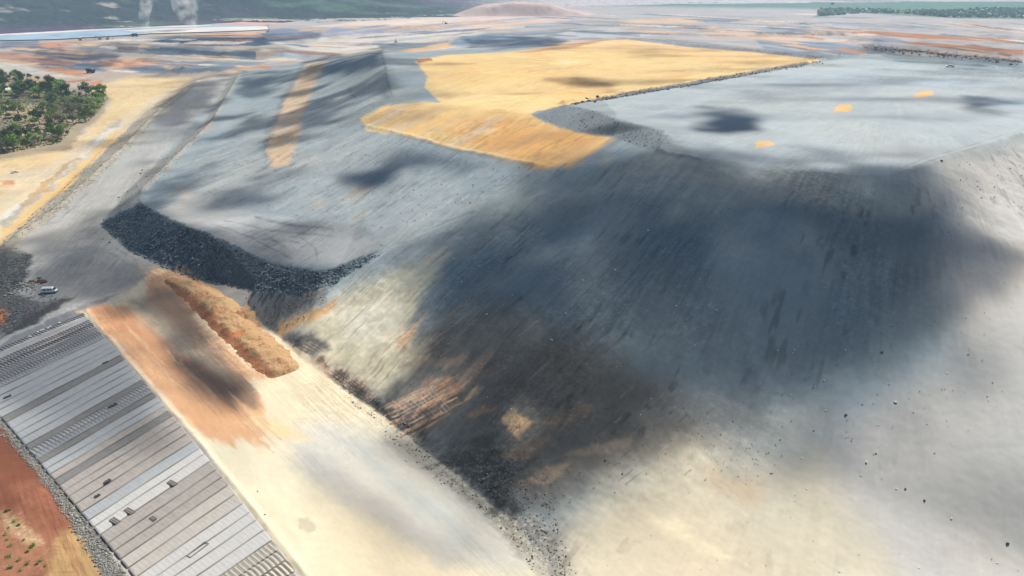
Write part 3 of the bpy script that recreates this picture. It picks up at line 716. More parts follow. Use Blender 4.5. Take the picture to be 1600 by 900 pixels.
# ------------------------------------------------------------------ clouds above the mine, whose shadows lie on the dump
def shadow_map(u, v, x, y):
    """how much cloud stands between the sun and the ground there"""
    n = fbm(x / 45, y / 45, 4, 201)
    n2 = fbm(x / 16, y / 16, 3, 211)
    n3 = fbm(x / 38, y / 22, 4, 205)
    uu = u + 60 * n * np.clip(v / 300, .1, 1); vv = v + 34 * n3 * np.clip(v / 300, .1, 1)
    c = np.zeros_like(u)
    def blob(poly, soft, a):
        nonlocal c
        sd = poly_sd(poly, uu, vv) + soft * .9 * n2
        w = smooth(-soft, soft, sd) * a
        c = np.maximum(c, w)
    blob([(640, 400), (760, 325), (860, 262), (1000, 225), (1060, 240), (1150, 250), (1300, 262), (1440, 256), (1500, 300), (1550, 350), (1600, 410), (1530, 480), (1400, 560), (1230, 600), (1100, 650), (980, 700), (860, 760), (740, 740), (640, 650), (640, 520)], 32, .8)
    blob([(660, 390), (760, 325), (880, 285), (940, 315), (1000, 300), (1150, 305), (1290, 312), (1440, 290), (1520, 340), (1575, 395), (1520, 440), (1420, 500), (1330, 530), (1200, 540), (1100, 540), (1000, 530), (880, 520), (760, 510), (670, 480)], 38, .93)
    blob([(660, 500), (900, 540), (1100, 600), (1000, 680), (880, 750), (800, 790), (720, 720), (640, 640), (640, 540)], 34, .72)
    blob([(1000, 300), (1150, 305), (1300, 300), (1470, 290), (1540, 400), (1300, 440), (1000, 390)], 30, 1.0)
    blob([(1150, 262), (1260, 255), (1390, 258), (1440, 264), (1480, 330), (1400, 300), (1300, 278), (1180, 270)], 15, .85)
    blob([(1060, 250), (1300, 276), (1420, 290), (1420, 330), (1040, 310), (950, 290)], 16, .62)
    blob([(830, 250), (900, 225), (1000, 225), (960, 260), (860, 300), (760, 330)], 18, .7)
    blob([(1070, 188), (1105, 176), (1170, 178), (1195, 205), (1130, 218), (1080, 206)], 13, 1.0)
    blob([(1505, 157), (1560, 158), (1600, 168), (1580, 174), (1530, 168)], 9, .9)
    blob([(532, 270), (575, 254), (628, 266), (615, 294), (565, 296)], 14, 1.0)
    blob([(650, 265), (690, 252), (745, 256), (720, 275), (670, 282)], 13, .6)
    blob([(455, 122), (480, 100), (540, 88), (598, 78), (604, 98), (560, 112), (490, 116), (430, 135)], 6, .9)
    blob([(598, 85), (655, 92), (660, 102), (602, 102)], 4, .6)
    blob([(380, 118), (450, 110), (460, 118), (410, 145), (372, 150)], 8, .75)
    blob([(290, 140), (360, 122), (330, 165), (290, 195), (230, 192), (250, 170)], 10, .72)
    blob([(720, 60), (860, 58), (890, 64), (860, 73), (740, 74)], 4, .75)
    blob([(850, 124), (900, 120), (965, 130), (950, 138), (890, 137)], 7, .75)
    blob([(150, 345), (220, 312), (300, 345), (430, 400), (560, 420), (450, 470), (300, 440), (180, 390)], 14, .8)
    blob([(60, 380), (160, 335), (180, 380), (290, 430), (300, 470), (200, 500), (130, 470), (60, 430)], 26, .8)
    blob([(-60, 400), (40, 400), (120, 470), (60, 540), (-60, 560)], 18, .6)
    blob([(270, 565), (330, 560), (400, 605), (380, 632), (330, 620)], 13, .9)
    blob([(190, 460), (280, 450), (330, 540), (280, 560)], 14, .65)
    blob([(400, 460), (470, 455), (480, 500), (430, 520)], 13, .6)
    blob([(600, 640), (700, 640), (830, 740), (830, 800), (780, 815), (700, 760)], 16, .6)
    blob([(-40, 490), (130, 490), (250, 620), (230, 720), (100, 690), (-40, 600)], 26, .5)
    blob([(480, 700), (560, 740), (700, 860), (640, 860), (520, 780)], 18, .3)
    blob([(1180, 690), (1300, 700), (1330, 740), (1220, 760)], 24, .5)
    blob([(1340, 650), (1420, 640), (1440, 690), (1360, 690)], 22, .4)
    blob([(1440, 530), (1560, 540), (1600, 590), (1480, 620)], 26, .45)
    blob([(1040, 620), (1180, 620), (1180, 700), (1050, 700)], 26, .45)
    blob([(1340, 62), (1600, 80), (1600, 110), (1400, 96)], 7, .4)
    blob([(40, 78), (190, 86), (190, 96), (70, 96)], 3, .7)
    blob([(150, 68), (400, 78), (400, 92), (180, 82)], 3, .45)
    blob([(232, 60), (500, 50), (500, 66), (260, 71)], 3, .55)
    blob([(180, 200), (290, 300), (120, 420)], 3, .0)
    # thin streaky veils
    veil = smooth(-.05, .75, fbm(x / 60, y / 24, 4, 221)) * .5
    lw = smooth(-10, 30, poly_sd([(200, 260), (380, 118), (600, 80), (660, 165), (570, 180), (580, 215), (860, 262), (1000, 225), (740, 325), (600, 395), (420, 400), (260, 340)], u, v))
    veil = np.maximum(veil, lw * .8 * smooth(-.12, .35, fbm(x / 42, y / 30, 4, 227)))
    veil = veil * (1 - .85 * smooth(-60, 60, poly_sd([(1450, 420), (2200, 200), (2200, 1200), (860, 1200), (900, 840), (1150, 760), (1250, 600)], u, v)))
    veil = veil * (1 - .6 * smooth(-20, 20, poly_sd([(400, 640), (620, 680), (840, 880), (900, 1100), (500, 1100)], u, v)))
    c = c * (1 - .22 * smooth(.0, .45, fbm(x / 20, y / 34, 4, 241)) * smooth(280, 420, v))
    for hole in ([(590, 655), (640, 675), (700, 640), (735, 605), (700, 580), (640, 610)], [(790, 655), (815, 640), (845, 660), (815, 690)]):
        c = c * (1 - .97 * smooth(-16, 6, poly_sd(hole, u, v)))
    c = np.maximum(c, 0) + (1 - c) * veil
    out = (v < 0) | (v > 1000) | (u < -250) | (u > 1850)
    far = smooth(.15, .5, fbm(x / 260, y / 200, 4, 231)) * .9
    return np.where(out, far, c)

CLOUD_Z = 620.0
off = SUN_DIR[:2] / SUN_DIR[2]
gr = CAM_H / np.tan(np.radians(np.linspace(62, 2.8, 520)))
ga = np.radians(np.linspace(-48, 48, 560))
GR, GA = np.meshgrid(gr, ga, indexing='ij')
gx, gy = GR * np.sin(GA), GR * np.cos(GA)
# regular sheet of cloud, made in the sun's projection of the land below it
gz = tin_height(gx, gy)
gu, gv = project(gx, gy, gz)
cover = np.clip(shadow_map(gu, gv, gx, gy), 0, 1)
edge_ = np.minimum(smooth(0, 12, np.arange(len(gr)))[:, None] * smooth(0, 12, len(gr) - 1 - np.arange(len(gr)))[:, None],
                   (smooth(0, 12, np.arange(len(ga))) * smooth(0, 12, len(ga) - 1 - np.arange(len(ga))))[None])
cover = cover * edge_
hx = gx + off[0] * (CLOUD_Z - gz); hy = gy + off[1] * (CLOUD_Z - gz)
puff = fbm(gx / 14, gy / 14, 4, 301)
thick = 24 * cover * (1 + .5 * puff)
def cloud_mat():
    m = bpy.data.materials.new('cloud_vapour'); m.use_nodes = True
    nt = m.node_tree; N = nt.nodes; K = nt.links.new
    for n_ in list(N): N.remove(n_)
    o = N.new('ShaderNodeOutputMaterial'); a = N.new('ShaderNodeAttribute'); a.attribute_name = 'cover'
    tr = N.new('ShaderNodeBsdfTransparent'); df = N.new('ShaderNodeBsdfDiffuse'); df.inputs[0].default_value = (.6, .6, .6, 1)
    mx = N.new('ShaderNodeMixShader'); K(a.outputs['Fac'], mx.inputs[0]); K(tr.outputs[0], mx.inputs[1]); K(df.outputs[0], mx.inputs[2])
    K(mx.outputs[0], o.inputs[0]); return m
def sheet(zf, share):
    me = grid_mesh('cloud', hx, hy, CLOUD_Z + zf * thick, False)
    return me
# closed body: top and bottom skins
top = np.stack([hx + off[0] * thick, hy + off[1] * thick, CLOUD_Z + thick], -1)
bot = np.stack([hx - off[0] * thick * .25, hy - off[1] * thick * .25, CLOUD_Z - .25 * thick - .5], -1)
nrc, nac = hx.shape
XX = np.concatenate([top[..., 0], bot[::-1, :, 0]], 0); YY = np.concatenate([top[..., 1], bot[::-1, :, 1]], 0); ZZ = np.concatenate([top[..., 2], bot[::-1, :, 2]], 0)
cme = grid_mesh('cloud', XX, YY, ZZ, False)
skin = 1 - np.sqrt(1 - np.clip(cover, 0, .99))             # two skins in a row give the cover
ca = cme.attributes.new('cover', 'FLOAT', 'POINT')
ca.data.foreach_set('value', np.concatenate([skin, skin[::-1]], 0).astype(np.float32).ravel())
cme.materials.append(cloud_mat())
cl = bpy.data.objects.new('clouds', cme); C.objects.link(cl)
cl['kind'] = 'stuff'; cl['label'] = 'broken white clouds drifting above the mine'; cl['category'] = 'clouds'
#PART2

# ------------------------------------------------------------------ river, hills, far forest, haze
def px_poly_world(poly, z):
    return [tuple(px_world(a, b, z)[:2]) for a, b in poly]

def new_obj(name, me, m=None, parent=None, loc=None, rot=None):
    o = bpy.data.objects.new(name, me); C.objects.link(o)
    if m is not None and me is not None and not len(me.materials): me.materials.append(m)
    if parent is not None: o.parent = parent
    if loc is not None: o.location = loc
    if rot is not None: o.rotation_euler = rot
    return o

def tag(o, label, cat, group=None, kind=None):
    o['label'] = label; o['category'] = cat
    if group: o['group'] = group
    if kind: o['kind'] = kind
    return o

def flat_poly(name, poly, z, m):
    me = bpy.data.meshes.new(name); bm = bmesh.new()
    bm.faces.new([bm.verts.new((a, b, z)) for a, b in poly]); bmesh.ops.triangulate(bm, faces=bm.faces[:])
    bm.normal_update(); bm.to_mesh(me); bm.free()
    if me.polygons[0].normal.z < 0: me.flip_normals()
    return new_obj(name, me, m)

wm = mat('river_water', (.42, .56, .68), .25)  # light blue base colour carries the bright sky reflection
wm.node_tree.nodes['Principled BSDF'].inputs['Specular IOR Level'].default_value = .5
river = flat_poly('river', px_poly_world([(-700, 110), (-300, 78), (0, 63), (90, 61), (160, 57), (240, 52), (330, 48), (400, 45), (420, 41), (330, 39), (200, 42), (100, 48), (0, 54), (-300, 66), (-700, 84)], .4), .4, wm)
river['kind'] = 'structure'
sm = noisy('river_sand', (.60, .57, .52), (.48, .45, .42), .01)
bar = flat_poly('sandbank', px_poly_world([(-300, 66), (0, 53), (100, 48), (200, 42), (330, 38.5), (330, 40.5), (220, 44), (100, 50.5), (0, 56), (-300, 69)], .6), .6, sm)
bar['kind'] = 'structure'
bar2 = flat_poly('sandbank', px_poly_world([(190, 48), (260, 44), (400, 41), (470, 42), (400, 47), (330, 49.5), (240, 52)], .65), .65, sm)
bar2['kind'] = 'structure'

def hills():
    az = np.radians(np.linspace(-52, 44, 900)); t = np.linspace(0, 1, 260)
    base_u = np.array([-700, 0, 200, 300, 380, 480, 560, 640, 735, 900, 1280, 1700, 2200])
    base_v = np.array([80, 51, 43, 38, 33, 37, 34, 31, 24, 10, 4, 2, 0])
    bw = np.array([px_world(a, b, 0)[:2] for a, b in zip(base_u, base_v)])
    ba = np.arctan2(bw[:, 0], bw[:, 1]); br = np.hypot(bw[:, 0], bw[:, 1])
    base = np.interp(az, ba, br)
    T_, AZ = np.meshgrid(t, az, indexing='ij')
    B = np.broadcast_to(base, T_.shape)
    Rr = B * .985 * (12000 / B) ** (T_ ** 1.25)
    x, y = Rr * np.sin(AZ), Rr * np.cos(AZ)
    amp = np.interp(np.degrees(AZ), [-52, -38, -22, -14, -6, 5, 20, 44], [210, 200, 190, 120, 55, 40, 45, 40])
    d = Rr - B
    rise = smooth(60, 1100, d)
    rid = 1 - np.abs(fbm(x / 520, y / 520, 5, 401)) * 2.2
    z = rise * amp * (.45 + .75 * rid * .6 + .35 * fbm(x / 900, y / 900, 3, 411)) + smooth(1500, 4500, d) * amp * .8
    can = fbm(x / 14, y / 14, 3, 421, .8)
    z = np.maximum(z, 0) + 3.5 + can * 4.0 * smooth(0, 20, d) - 2.5
    z[0] = -5
    me = grid_mesh('hills', x, y, z)
    c = np.zeros(x.shape + (3,)); c[:] = (.020, .036, .034)
    k = smooth(-.1, .5, fbm(x / 260, y / 260, 4, 431))[..., None]
    c = c * (1 - k) + np.array((.065, .045, .075)) * k
    k = (smooth(.12, .5, fbm(x / 180, y / 90, 4, 441)) * (1 - smooth(500, 1500, d)))[..., None] * .85
    c = c * (1 - k) + np.array((.05, .10, .065)) * k
    k = smooth(.42, .6, fbm(x / 120, y / 60, 4, 451))[..., None] * .7
    c = c * (1 - k) + np.array((.33, .30, .26)) * k
    k = (smooth(-6, 4, np.degrees(AZ)) * .95 * smooth(0, .6, .7 + fbm(x / 900, y / 300, 3, 461)))[..., None]
    c = c * (1 - k) + np.array((.40, .36, .35)) * k
    c *= (1 + .5 * can)[..., None]
    a = me.attributes.new('soil', 'FLOAT_COLOR', 'POINT')
    a.data.foreach_set('color', np.concatenate([np.clip(c, .01, .7), np.ones(x.shape + (1,))], -1).astype(np.float32).ravel())
    m = mat('woodland_hill', (.1, .1, .1), .95); nt = m.node_tree
    at_ = nt.nodes.new('ShaderNodeAttribute'); at_.attribute_name = 'soil'
    nt.links.new(at_.outputs['Color'], nt.nodes['Principled BSDF'].inputs['Base Color'])
    o = new_obj('hills', me, m); o['kind'] = 'structure'
hills()

def spoil_heap():
    c_ = px_world(815, 25, 0); t = np.linspace(-1, 1, 160); q = np.linspace(-1, 1, 60)
    T_, Q_ = np.meshgrid(t, q, indexing='xy')
    x = c_[0] + T_ * 215 + 10; y = c_[1] + 60 + Q_ * 110
    top = np.interp(T_, [-1, -.62, -.15, .35, .62, 1], [0, .72, 1.0, .82, .38, 0])
    edge = smooth(1.0, .45, np.abs(Q_))
    z = 36 * top * edge * (1 + .10 * fbm(x / 40, y / 40, 4, 601)) + 1.5 * fbm(x / 12, y / 12, 3, 607) * edge - 1.5
    me = grid_mesh('spoil_heap', x, y, z)
    if me.polygons[0].normal.z < 0: me.flip_normals()
    o = new_obj('spoil_heap', me, noisy('pinkish_spoil', (.40, .29, .25), (.50, .40, .35), .02, .95, .3))
    tag(o, 'broad pinkish flat-topped spoil heap on the skyline at top centre', 'spoil heap')
spoil_heap()

leafm = [noisy('foliage_dark', (.055, .105, .028), (.10, .16, .045), .9),
         noisy('foliage_green', (.12, .21, .035), (.18, .28, .06), .9),
         noisy('foliage_pale', (.18, .23, .07), (.24, .27, .11), .9),
         noisy('twig_grey', (.12, .10, .085), (.18, .15, .13), .9)]
barkm = noisy('bark', (.12, .09, .07), (.2, .16, .13), 3)

def leaf_mass(name, poly_px, n, size, height, m):
    """woods that read as one mass: thousands of leaf clumps"""
    p = inside(poly_px, n)
    s = RNG.uniform(.5, 1.2, n) * size
    h = RNG.uniform(.2, 1, n) * height
    k = 6
    ang_ = RNG.uniform(0, 6.28, (n, k)); el = RNG.uniform(-.6, 1.0, (n, k))
    cx = p[:, 0][:, None] + np.cos(ang_) * s[:, None] * .5; cy = p[:, 1][:, None] + np.sin(ang_) * s[:, None] * .5
    cz = p[:, 2][:, None] + h[:, None] + el * s[:, None] * .5
    cen = np.stack([cx, cy, cz], -1).reshape(-1, 3)
    q = RNG.normal(size=(len(cen), 2, 3)); q /= np.linalg.norm(q, axis=-1, keepdims=True)
    sz = np.repeat(s, k)[:, None] * .5
    a, b_ = q[:, 0] * sz, q[:, 1] * sz
    v = np.stack([cen + a, cen + b_, cen - a, cen - b_], 1).reshape(-1, 3)
    me = bpy.data.meshes.new(name); nq = len(cen)
    me.vertices.add(len(v)); me.vertices.foreach_set('co', v.astype(np.float32).ravel())
    me.loops.add(nq * 4); me.loops.foreach_set('vertex_index', np.arange(nq * 4, dtype=np.int32))
    me.polygons.add(nq); me.polygons.foreach_set('loop_start', (np.arange(nq) * 4).astype(np.int32))
    me.update(calc_edges=True)
    return new_obj(name, me, m)

wd = leaf_mass('woodland', [(1275, 26), (1282, 16), (1340, 17), (1420, 19), (1480, 18), (1540, 15), (1700, 13), (1700, 30), (1560, 28), (1480, 27), (1420, 22), (1360, 20)], 1500, 10, 3.5, noisy('hazed_foliage', (.28, .36, .27), (.38, .46, .34), .02))  # foliage colour paled to paint distance haze into it
tag(wd, 'long band of pale green woodland across the far right plain', 'woodland', None, 'stuff')

# haze: one closed box of even air
me = bpy.data.meshes.new('haze'); bm = bmesh.new(); bmesh.ops.create_cube(bm, size=1)
for v in bm.verts: v.co = (v.co.x * 38000, v.co.y * 38000, -22 + (v.co.z + .5) * 522)
bm.to_mesh(me); bm.free()
hm = bpy.data.materials.new('haze_air'); hm.use_nodes = True; nt = hm.node_tree
for n_ in list(nt.nodes): nt.nodes.remove(n_)
o_ = nt.nodes.new('ShaderNodeOutputMaterial'); pv = nt.nodes.new('ShaderNodeVolumePrincipled')
pv.inputs['Color'].default_value = (.5, .72, 1, 1); pv.inputs['Density'].default_value = .00011; pv.inputs['Anisotropy'].default_value = .1
nt.links.new(pv.outputs[0], o_.inputs['Volume'])
hz = new_obj('haze', me, hm); hz['kind'] = 'stuff'; hz['label'] = 'thin pale haze over the whole mine'; hz['category'] = 'haze'

# ------------------------------------------------------------------ dust plumes behind the far haul trucks
def plume(px, py, r0, r1, h, lean, dens, label):
    base = spot(px, py); n = 24; rings = 16
    me = bpy.data.meshes.new('dust_plume'); bm = bmesh.new(); prev = None
    for i in range(rings + 1):
        t = i / rings; r = (r0 + (r1 - r0) * t ** .8) * (1 if i not in (0, rings) else .5)
        cx = lean * t * h + r * .3 * math.sin(t * 9 + px); z = h * t
        ring = [bm.verts.new((cx + r * math.cos(6.2832 * k / n) * (1 + .25 * math.sin(3 * k + 5 * t)), r * math.sin(6.2832 * k / n), z)) for k in range(n)]
        if prev:
            for k in range(n): bm.faces.new((prev[k], prev[(k + 1) % n], ring[(k + 1) % n], ring[k]))
        else: bm.faces.new(ring[::-1])
        prev = ring
    bm.faces.new(prev); bm.to_mesh(me); bm.free()
    m = bpy.data.materials.new('dust'); m.use_nodes = True; nt = m.node_tree; N = nt.nodes
    for n_ in list(N): N.remove(n_)
    o_ = N.new('ShaderNodeOutputMaterial'); pv = N.new('ShaderNodeVolumePrincipled'); tc = N.new('ShaderNodeTexCoord'); no = N.new('ShaderNodeTexNoise')
    no.inputs['Scale'].default_value = .06; no.inputs['Detail'].default_value = 6
    mr_ = N.new('ShaderNodeMapRange'); mr_.inputs[1].default_value = .44; mr_.inputs[2].default_value = .66; mr_.inputs[3].default_value = 0; mr_.inputs[4].default_value = dens
    pv.inputs['Color'].default_value = (.98, .97, .95, 1)
    nt.links.new(tc.outputs['Object'], no.inputs['Vector']); nt.links.new(no.outputs['Fac'], mr_.inputs[0]); nt.links.new(mr_.outputs[0], pv.inputs['Density']); nt.links.new(pv.outputs[0], o_.inputs['Volume'])
    o = new_obj('dust_plume', me, m, loc=base + Vector((0, 0, .5)))
    tag(o, label, 'dust', None, 'stuff')
plume(228, 52, 5, 17, 95, .22, .06, 'narrow white dust plume rising beside the far haul truck')
plume(297, 45, 13, 42, 130, .08, .03, 'broad white dust plume drifting up in front of the hills')

# ------------------------------------------------------------------ sheeting: long strips laid side by side
TR = np.array(px_world(130, 490)[:2]); MR = np.array(px_world(310, 690)[:2]); BR = np.array(px_world(478, 912)[:2])
TL = np.array((-171.5, 183.0)); ML = np.array(px_world(14, 667)[:2]); BL = np.array(px_world(206, 905)[:2])
XR = MR + (BR - MR) * 1.35; XL = ML + (BL - ML) * 1.38
def tone(name, a, b_, c_=None):
    """sheeting tone with ribs across the strip"""
    a = tuple(v * .88 for v in a); b_ = tuple(v * .88 for v in b_); c_ = tuple(v * .9 for v in c_) if c_ else None
    m = noisy(name, a, b_, .6, .85); nt = m.node_tree; N = nt.nodes; K = nt.links.new
    tc = N['Texture Coordinate']; wv = N.new('ShaderNodeTexWave'); wv.wave_type = 'BANDS'; wv.bands_direction = 'X'
    wv.inputs['Scale'].default_value = .314; wv.inputs['Distortion'].default_value = .5; wv.inputs['Detail'].default_value = 1
    K(tc.outputs['Object'], wv.inputs['Vector'])
    mx = N.new('ShaderNodeMix'); mx.data_type = 'RGBA'; mx.blend_type = 'MIX'
    cr = [n for n in N if n.type == 'VALTORGB'][0]
    K(cr.outputs[0], mx.inputs['A']); mx.inputs['B'].default_value = (*(c_ or b_), 1)
    mrn = N.new('ShaderNodeMapRange'); mrn.inputs[1].default_value = .35; mrn.inputs[2].default_value = .65; mrn.inputs[3].default_value = 0; mrn.inputs[4].default_value = .85 if c_ else .12
    K(wv.outputs['Fac'], mrn.inputs[0]); K(mrn.outputs[0], mx.inputs['Factor'])
    K(mx.outputs['Result'], N['Principled BSDF'].inputs['Base Color'])
    return m
T_DARK = tone('sheet_charcoal', (.10, .10, .11), (.14, .14, .15), (.30, .30, .31))
T_LAT = tone('sheet_lattice', (.085, .085, .09), (.12, .12, .125), (.27, .27, .28))
T_MID = tone('sheet_grey', (.27, .28, .29), (.33, .34, .35), (.20, .20, .21))
T_BLUE = tone('sheet_pale_blue', (.285, .30, .31), (.335, .345, .35))
T_DK2 = tone('sheet_dull_brown', (.15, .145, .14), (.19, .185, .175))
T_TAUPE = tone('sheet_taupe', (.27, .245, .22), (.34, .31, .28))
T_BEIGE = tone('sheet_beige', (.36, .335, .30), (.42, .39, .35))
T_WHITE = tone('sheet_white', (.42, .41, .39), (.47, .46, .44))
T_BRN = tone('sheet_ladder_brown', (.24, .205, .15), (.28, .24, .18), (.52, .50, .46))
seamm = noisy('seam_dark', (.07, .06, .055), (.12, .10, .09), 2)  # dark seam tone, not assigned to any strip
def tone_for(u):
    r = random.random()
    tab = [(134, T_DARK, 'dark ribbed'), (139.5, T_BLUE, 'pale grey'), (158, T_LAT, 'charcoal latticed'), (166, T_MID, 'mid grey ribbed'), (186, T_BLUE, 'pale bluish grey'), (195, T_DK2, 'dark dull brown'),
           (220, T_BLUE, 'pale bluish grey'), (228, T_DK2, 'dark dull brown'), (237, T_MID, 'mid grey ribbed'), (247, T_DK2, 'dark dull brown'), (255, T_BLUE, 'pale bluish grey'), (262, T_TAUPE, 'taupe'), (272, T_DK2, 'dark dull brown'), (300, T_TAUPE, 'taupe'),
           (311, T_BLUE, 'pale grey'), (330, T_WHITE, 'bright white'), (362, T_TAUPE, 'taupe'), (384, T_BEIGE, 'beige'), (406, T_BEIGE if r < .4 else T_WHITE, 'off-white'), (430, T_WHITE, 'bright white'), (9999, T_BRN, 'brown and white ladder-patterned')]
    for lim, m, w in tab:
        if u < lim: return m, w
NS = 50
RLEN = np.linalg.norm(XR - TR)
def right_t(px, py): return float((np.array(px_world(px, py)[:2]) - TR) @ (XR - TR) / RLEN ** 2)
LT = [0.0, right_t(189, 570), right_t(360, 752), 1.0]
L2 = np.array(px_world(185, 872)[:2]); L3 = L2 + (L2 - ML) / np.linalg.norm(L2 - ML) * 52
LP = np.array([TL, ML, L2, L3])
def edge_l(t): return np.array([np.interp(t, LT, LP[:, 0]), np.interp(t, LT, LP[:, 1])])
def edge_r(t):
    q = TR + (XR - TR) * t
    return q + np.array([1.0, 1.0]) * .9 * math.sin(math.pi * t)
ts = [0.0]
for i in range(NS): ts.append(ts[-1] + random.uniform(.82, 1.18))
ts = [t / ts[-1] for t in ts]
ORD = ['topmost', 'second', 'third', 'fourth', 'fifth', 'sixth', 'seventh', 'eighth', 'ninth', 'tenth', 'eleventh', 'twelfth', 'thirteenth', 'fourteenth', 'fifteenth', 'sixteenth', 'seventeenth', 'eighteenth', 'nineteenth', 'twentieth']
def ordinal(i):
    n = i + 1
    if n <= 20: return ORD[i]
    tens = {2: 'twenty', 3: 'thirty', 4: 'forty', 5: 'fifty'}[n // 10]
    tn = {2: 'twentieth', 3: 'thirtieth', 4: 'fortieth', 5: 'fiftieth'}[n // 10]
    return tn if n % 10 == 0 else tens + '-' + ['first', 'second', 'third', 'fourth', 'fifth', 'sixth', 'seventh', 'eighth', 'ninth'][n % 10 - 1]
for i in range(NS):
    l0, l1_ = edge_l(ts[i]), edge_l(ts[i + 1])
    r0_, r1_ = edge_r(ts[i]), edge_r(ts[i + 1])
    mid_r = (r0_ + r1_) / 2
    uu, vv_ = project(mid_r[0], mid_r[1], 0.0)
    m, word = tone_for(float(uu))
    ribbed = m in (T_DARK, T_LAT, T_MID, T_BRN)
    d = (r0_ - l0); L = np.linalg.norm(d); d = d / L; nrm = np.array([-d[1], d[0]])
    nl = int(L / .22); nw = 6
    verts = []; faces = []
    amp = .22 if ribbed else .03
    for a in range(nl + 1):
        s = a / nl
        p0 = l0 + (r0_ - l0) * s; p1 = l1_ + (r1_ - l1_) * s
        for b_ in range(nw + 1):
            q = b_ / nw; gap = .06
            qq = gap * .5 + q * (1 - gap)
            p = p0 + (p1 - p0) * qq
            w_ = (p - l0)
            lx, ly = w_ @ d, w_ @ nrm
            z = .42 + .10 * math.sin(math.pi * q) + amp * math.sin(2 * math.pi * lx / 1.0 + i * 2.1) * (.4 + .6 * math.sin(math.pi * q)) + .05 * math.sin(lx * .31 + i) + random.uniform(-.012, .012) - (.0 if 0 < b_ < nw else .22)
            if a in (0, nl): z -= .25
            verts.append((lx, ly, z))
    for a in range(nl):
        for b_ in range(nw):
            k = a * (nw + 1) + b_
            faces.append((k, k + nw + 1, k + nw + 2, k + 1))
    me = bpy.data.meshes.new('liner_strip'); me.from_pydata(verts, [], faces); me.materials.append(m)
    me.polygons.foreach_set('use_smooth', [True] * len(faces)); me.update()
    if me.polygons[0].normal.z < 0: me.flip_normals()
    o = new_obj('liner_strip', me, None, loc=(l0[0], l0[1], float(tin_height(np.array([l0[0]]), np.array([l0[1]]))[0]) * 0 + .08), rot=(0, 0, math.atan2(d[1], d[0])))
    tag(o, '%s sheeting strip, %s from the dark top edge of the field' % (word, ordinal(i)), 'sheeting', 'strips of sheeting laid side by side')

# small loose things lying on the sheeting
def weight_box(px, py, L_, W_, ang_, m, name, label, cat, hgt=.3, frame=False):
    p = spot(px, py); me = bpy.data.meshes.new(name); bm = bmesh.new()
    def bx(x0, x1, y0, y1, z0, z1):
        r = bmesh.ops.create_cube(bm, size=1)['verts']
        for v in r: v.co = ((x0 + x1) / 2 + v.co.x * (x1 - x0), (y0 + y1) / 2 + v.co.y * (y1 - y0), (z0 + z1) / 2 + v.co.z * (z1 - z0))
    if frame:
        t = .22
        bx(-L_ / 2, L_ / 2, -W_ / 2, -W_ / 2 + t, 0, hgt); bx(-L_ / 2, L_ / 2, W_ / 2 - t, W_ / 2, 0, hgt)
        bx(-L_ / 2, -L_ / 2 + t, -W_ / 2 + t, W_ / 2 - t, 0, hgt); bx(L_ / 2 - t, L_ / 2, -W_ / 2 + t, W_ / 2 - t, 0, hgt)
    else:
        for k in range(4):
            bx(-L_ / 2 + k * L_ / 4 + .04, -L_ / 2 + (k + 1) * L_ / 4 - .04, -W_ / 2, W_ / 2, 0, hgt + .08 * (k % 2))
        bmesh.ops.bevel(bm, geom=bm.edges[:], offset=.05, segments=1, affect='EDGES')
    bm.to_mesh(me); bm.free()
    o = new_obj(name, me, m, loc=(p.x, p.y, .56), rot=(0, 0, ang_)); tag(o, label, cat)
A_ST = math.radians(60)
darkm = noisy('dark_rubber', (.05, .05, .05), (.09, .09, .09), 3)
brnm = noisy('dull_board', (.20, .18, .16), (.27, .25, .22), 3)

weight_box(270, 757, 1.2, 2.6, A_ST, brnm, 'ballast_pallet', 'brown crosswise pallet high up on the bright white strip', 'pallet')
weight_box(204, 801, 1.2, 2.8, A_ST, brnm, 'ballast_pallet', 'brown crosswise pallet midway along the bright white strip', 'pallet')
weight_box(180, 817, 1.2, 2.6, A_ST, brnm, 'ballast_pallet', 'brown crosswise pallet near the lower left end of the white strip', 'pallet')
weight_box(240, 812, 1.0, 1.6, A_ST, brnm, 'ballast_pallet', 'small pallet just below the bright white strip', 'pallet')
weight_box(309, 861, 4.6, 1.3, A_ST, brnm, 'timber_frame', 'empty rectangular timber frame on pale sheeting', 'frame', .25, True)
weight_box(176, 636, 2.6, .9, A_ST, darkm, 'rubber_bundle', 'black bundle lying on the grey sheeting', 'bundle')
weight_box(164, 569, 1.8, .5, A_ST, darkm, 'rubber_bundle', 'thin black roll on the pale sheeting near its right edge', 'bundle')
weight_box(12, 622, 2.0, .6, A_ST, darkm, 'rubber_bundle', 'black roll at the far left edge of the sheeting', 'bundle')
weight_box(168, 755, 1.6, .9, A_ST, darkm, 'rubber_bundle', 'dark bundle on the taupe sheeting', 'bundle')
weight_box(152, 778, 1.3, .8, A_ST, darkm, 'rubber_bundle', 'smallest dark bundle low on the taupe sheeting', 'bundle')
def sandbag(px, py, first=[None]):
    p = spot(px, py)
    if first[0] is None:
        me = bpy.data.meshes.new('sandbag'); bm = bmesh.new(); bmesh.ops.create_icosphere(bm, subdivisions=2, radius=1)
        for v in bm.verts: v.co = (v.co.x * .55, v.co.y * .35, max(v.co.z, -.6) * .25)
        bm.to_mesh(me); bm.free(); first[0] = me
        me.materials.append(noisy('bag_cloth', (.6, .6, .58), (.72, .72, .7), 5))
    o = new_obj('sandbag', first[0], None, loc=(p.x, p.y, .62), rot=(0, 0, random.uniform(0, 3)))
    tag(o, 'white sandbag weighing down the top edge of the sheeting', 'sandbag', 'white sandbags along the sheeting edge')
for q in [(46, 525), (58, 518), (63, 516), (67, 515), (75, 511), (78, 509), (92, 503)]: sandbag(*q)

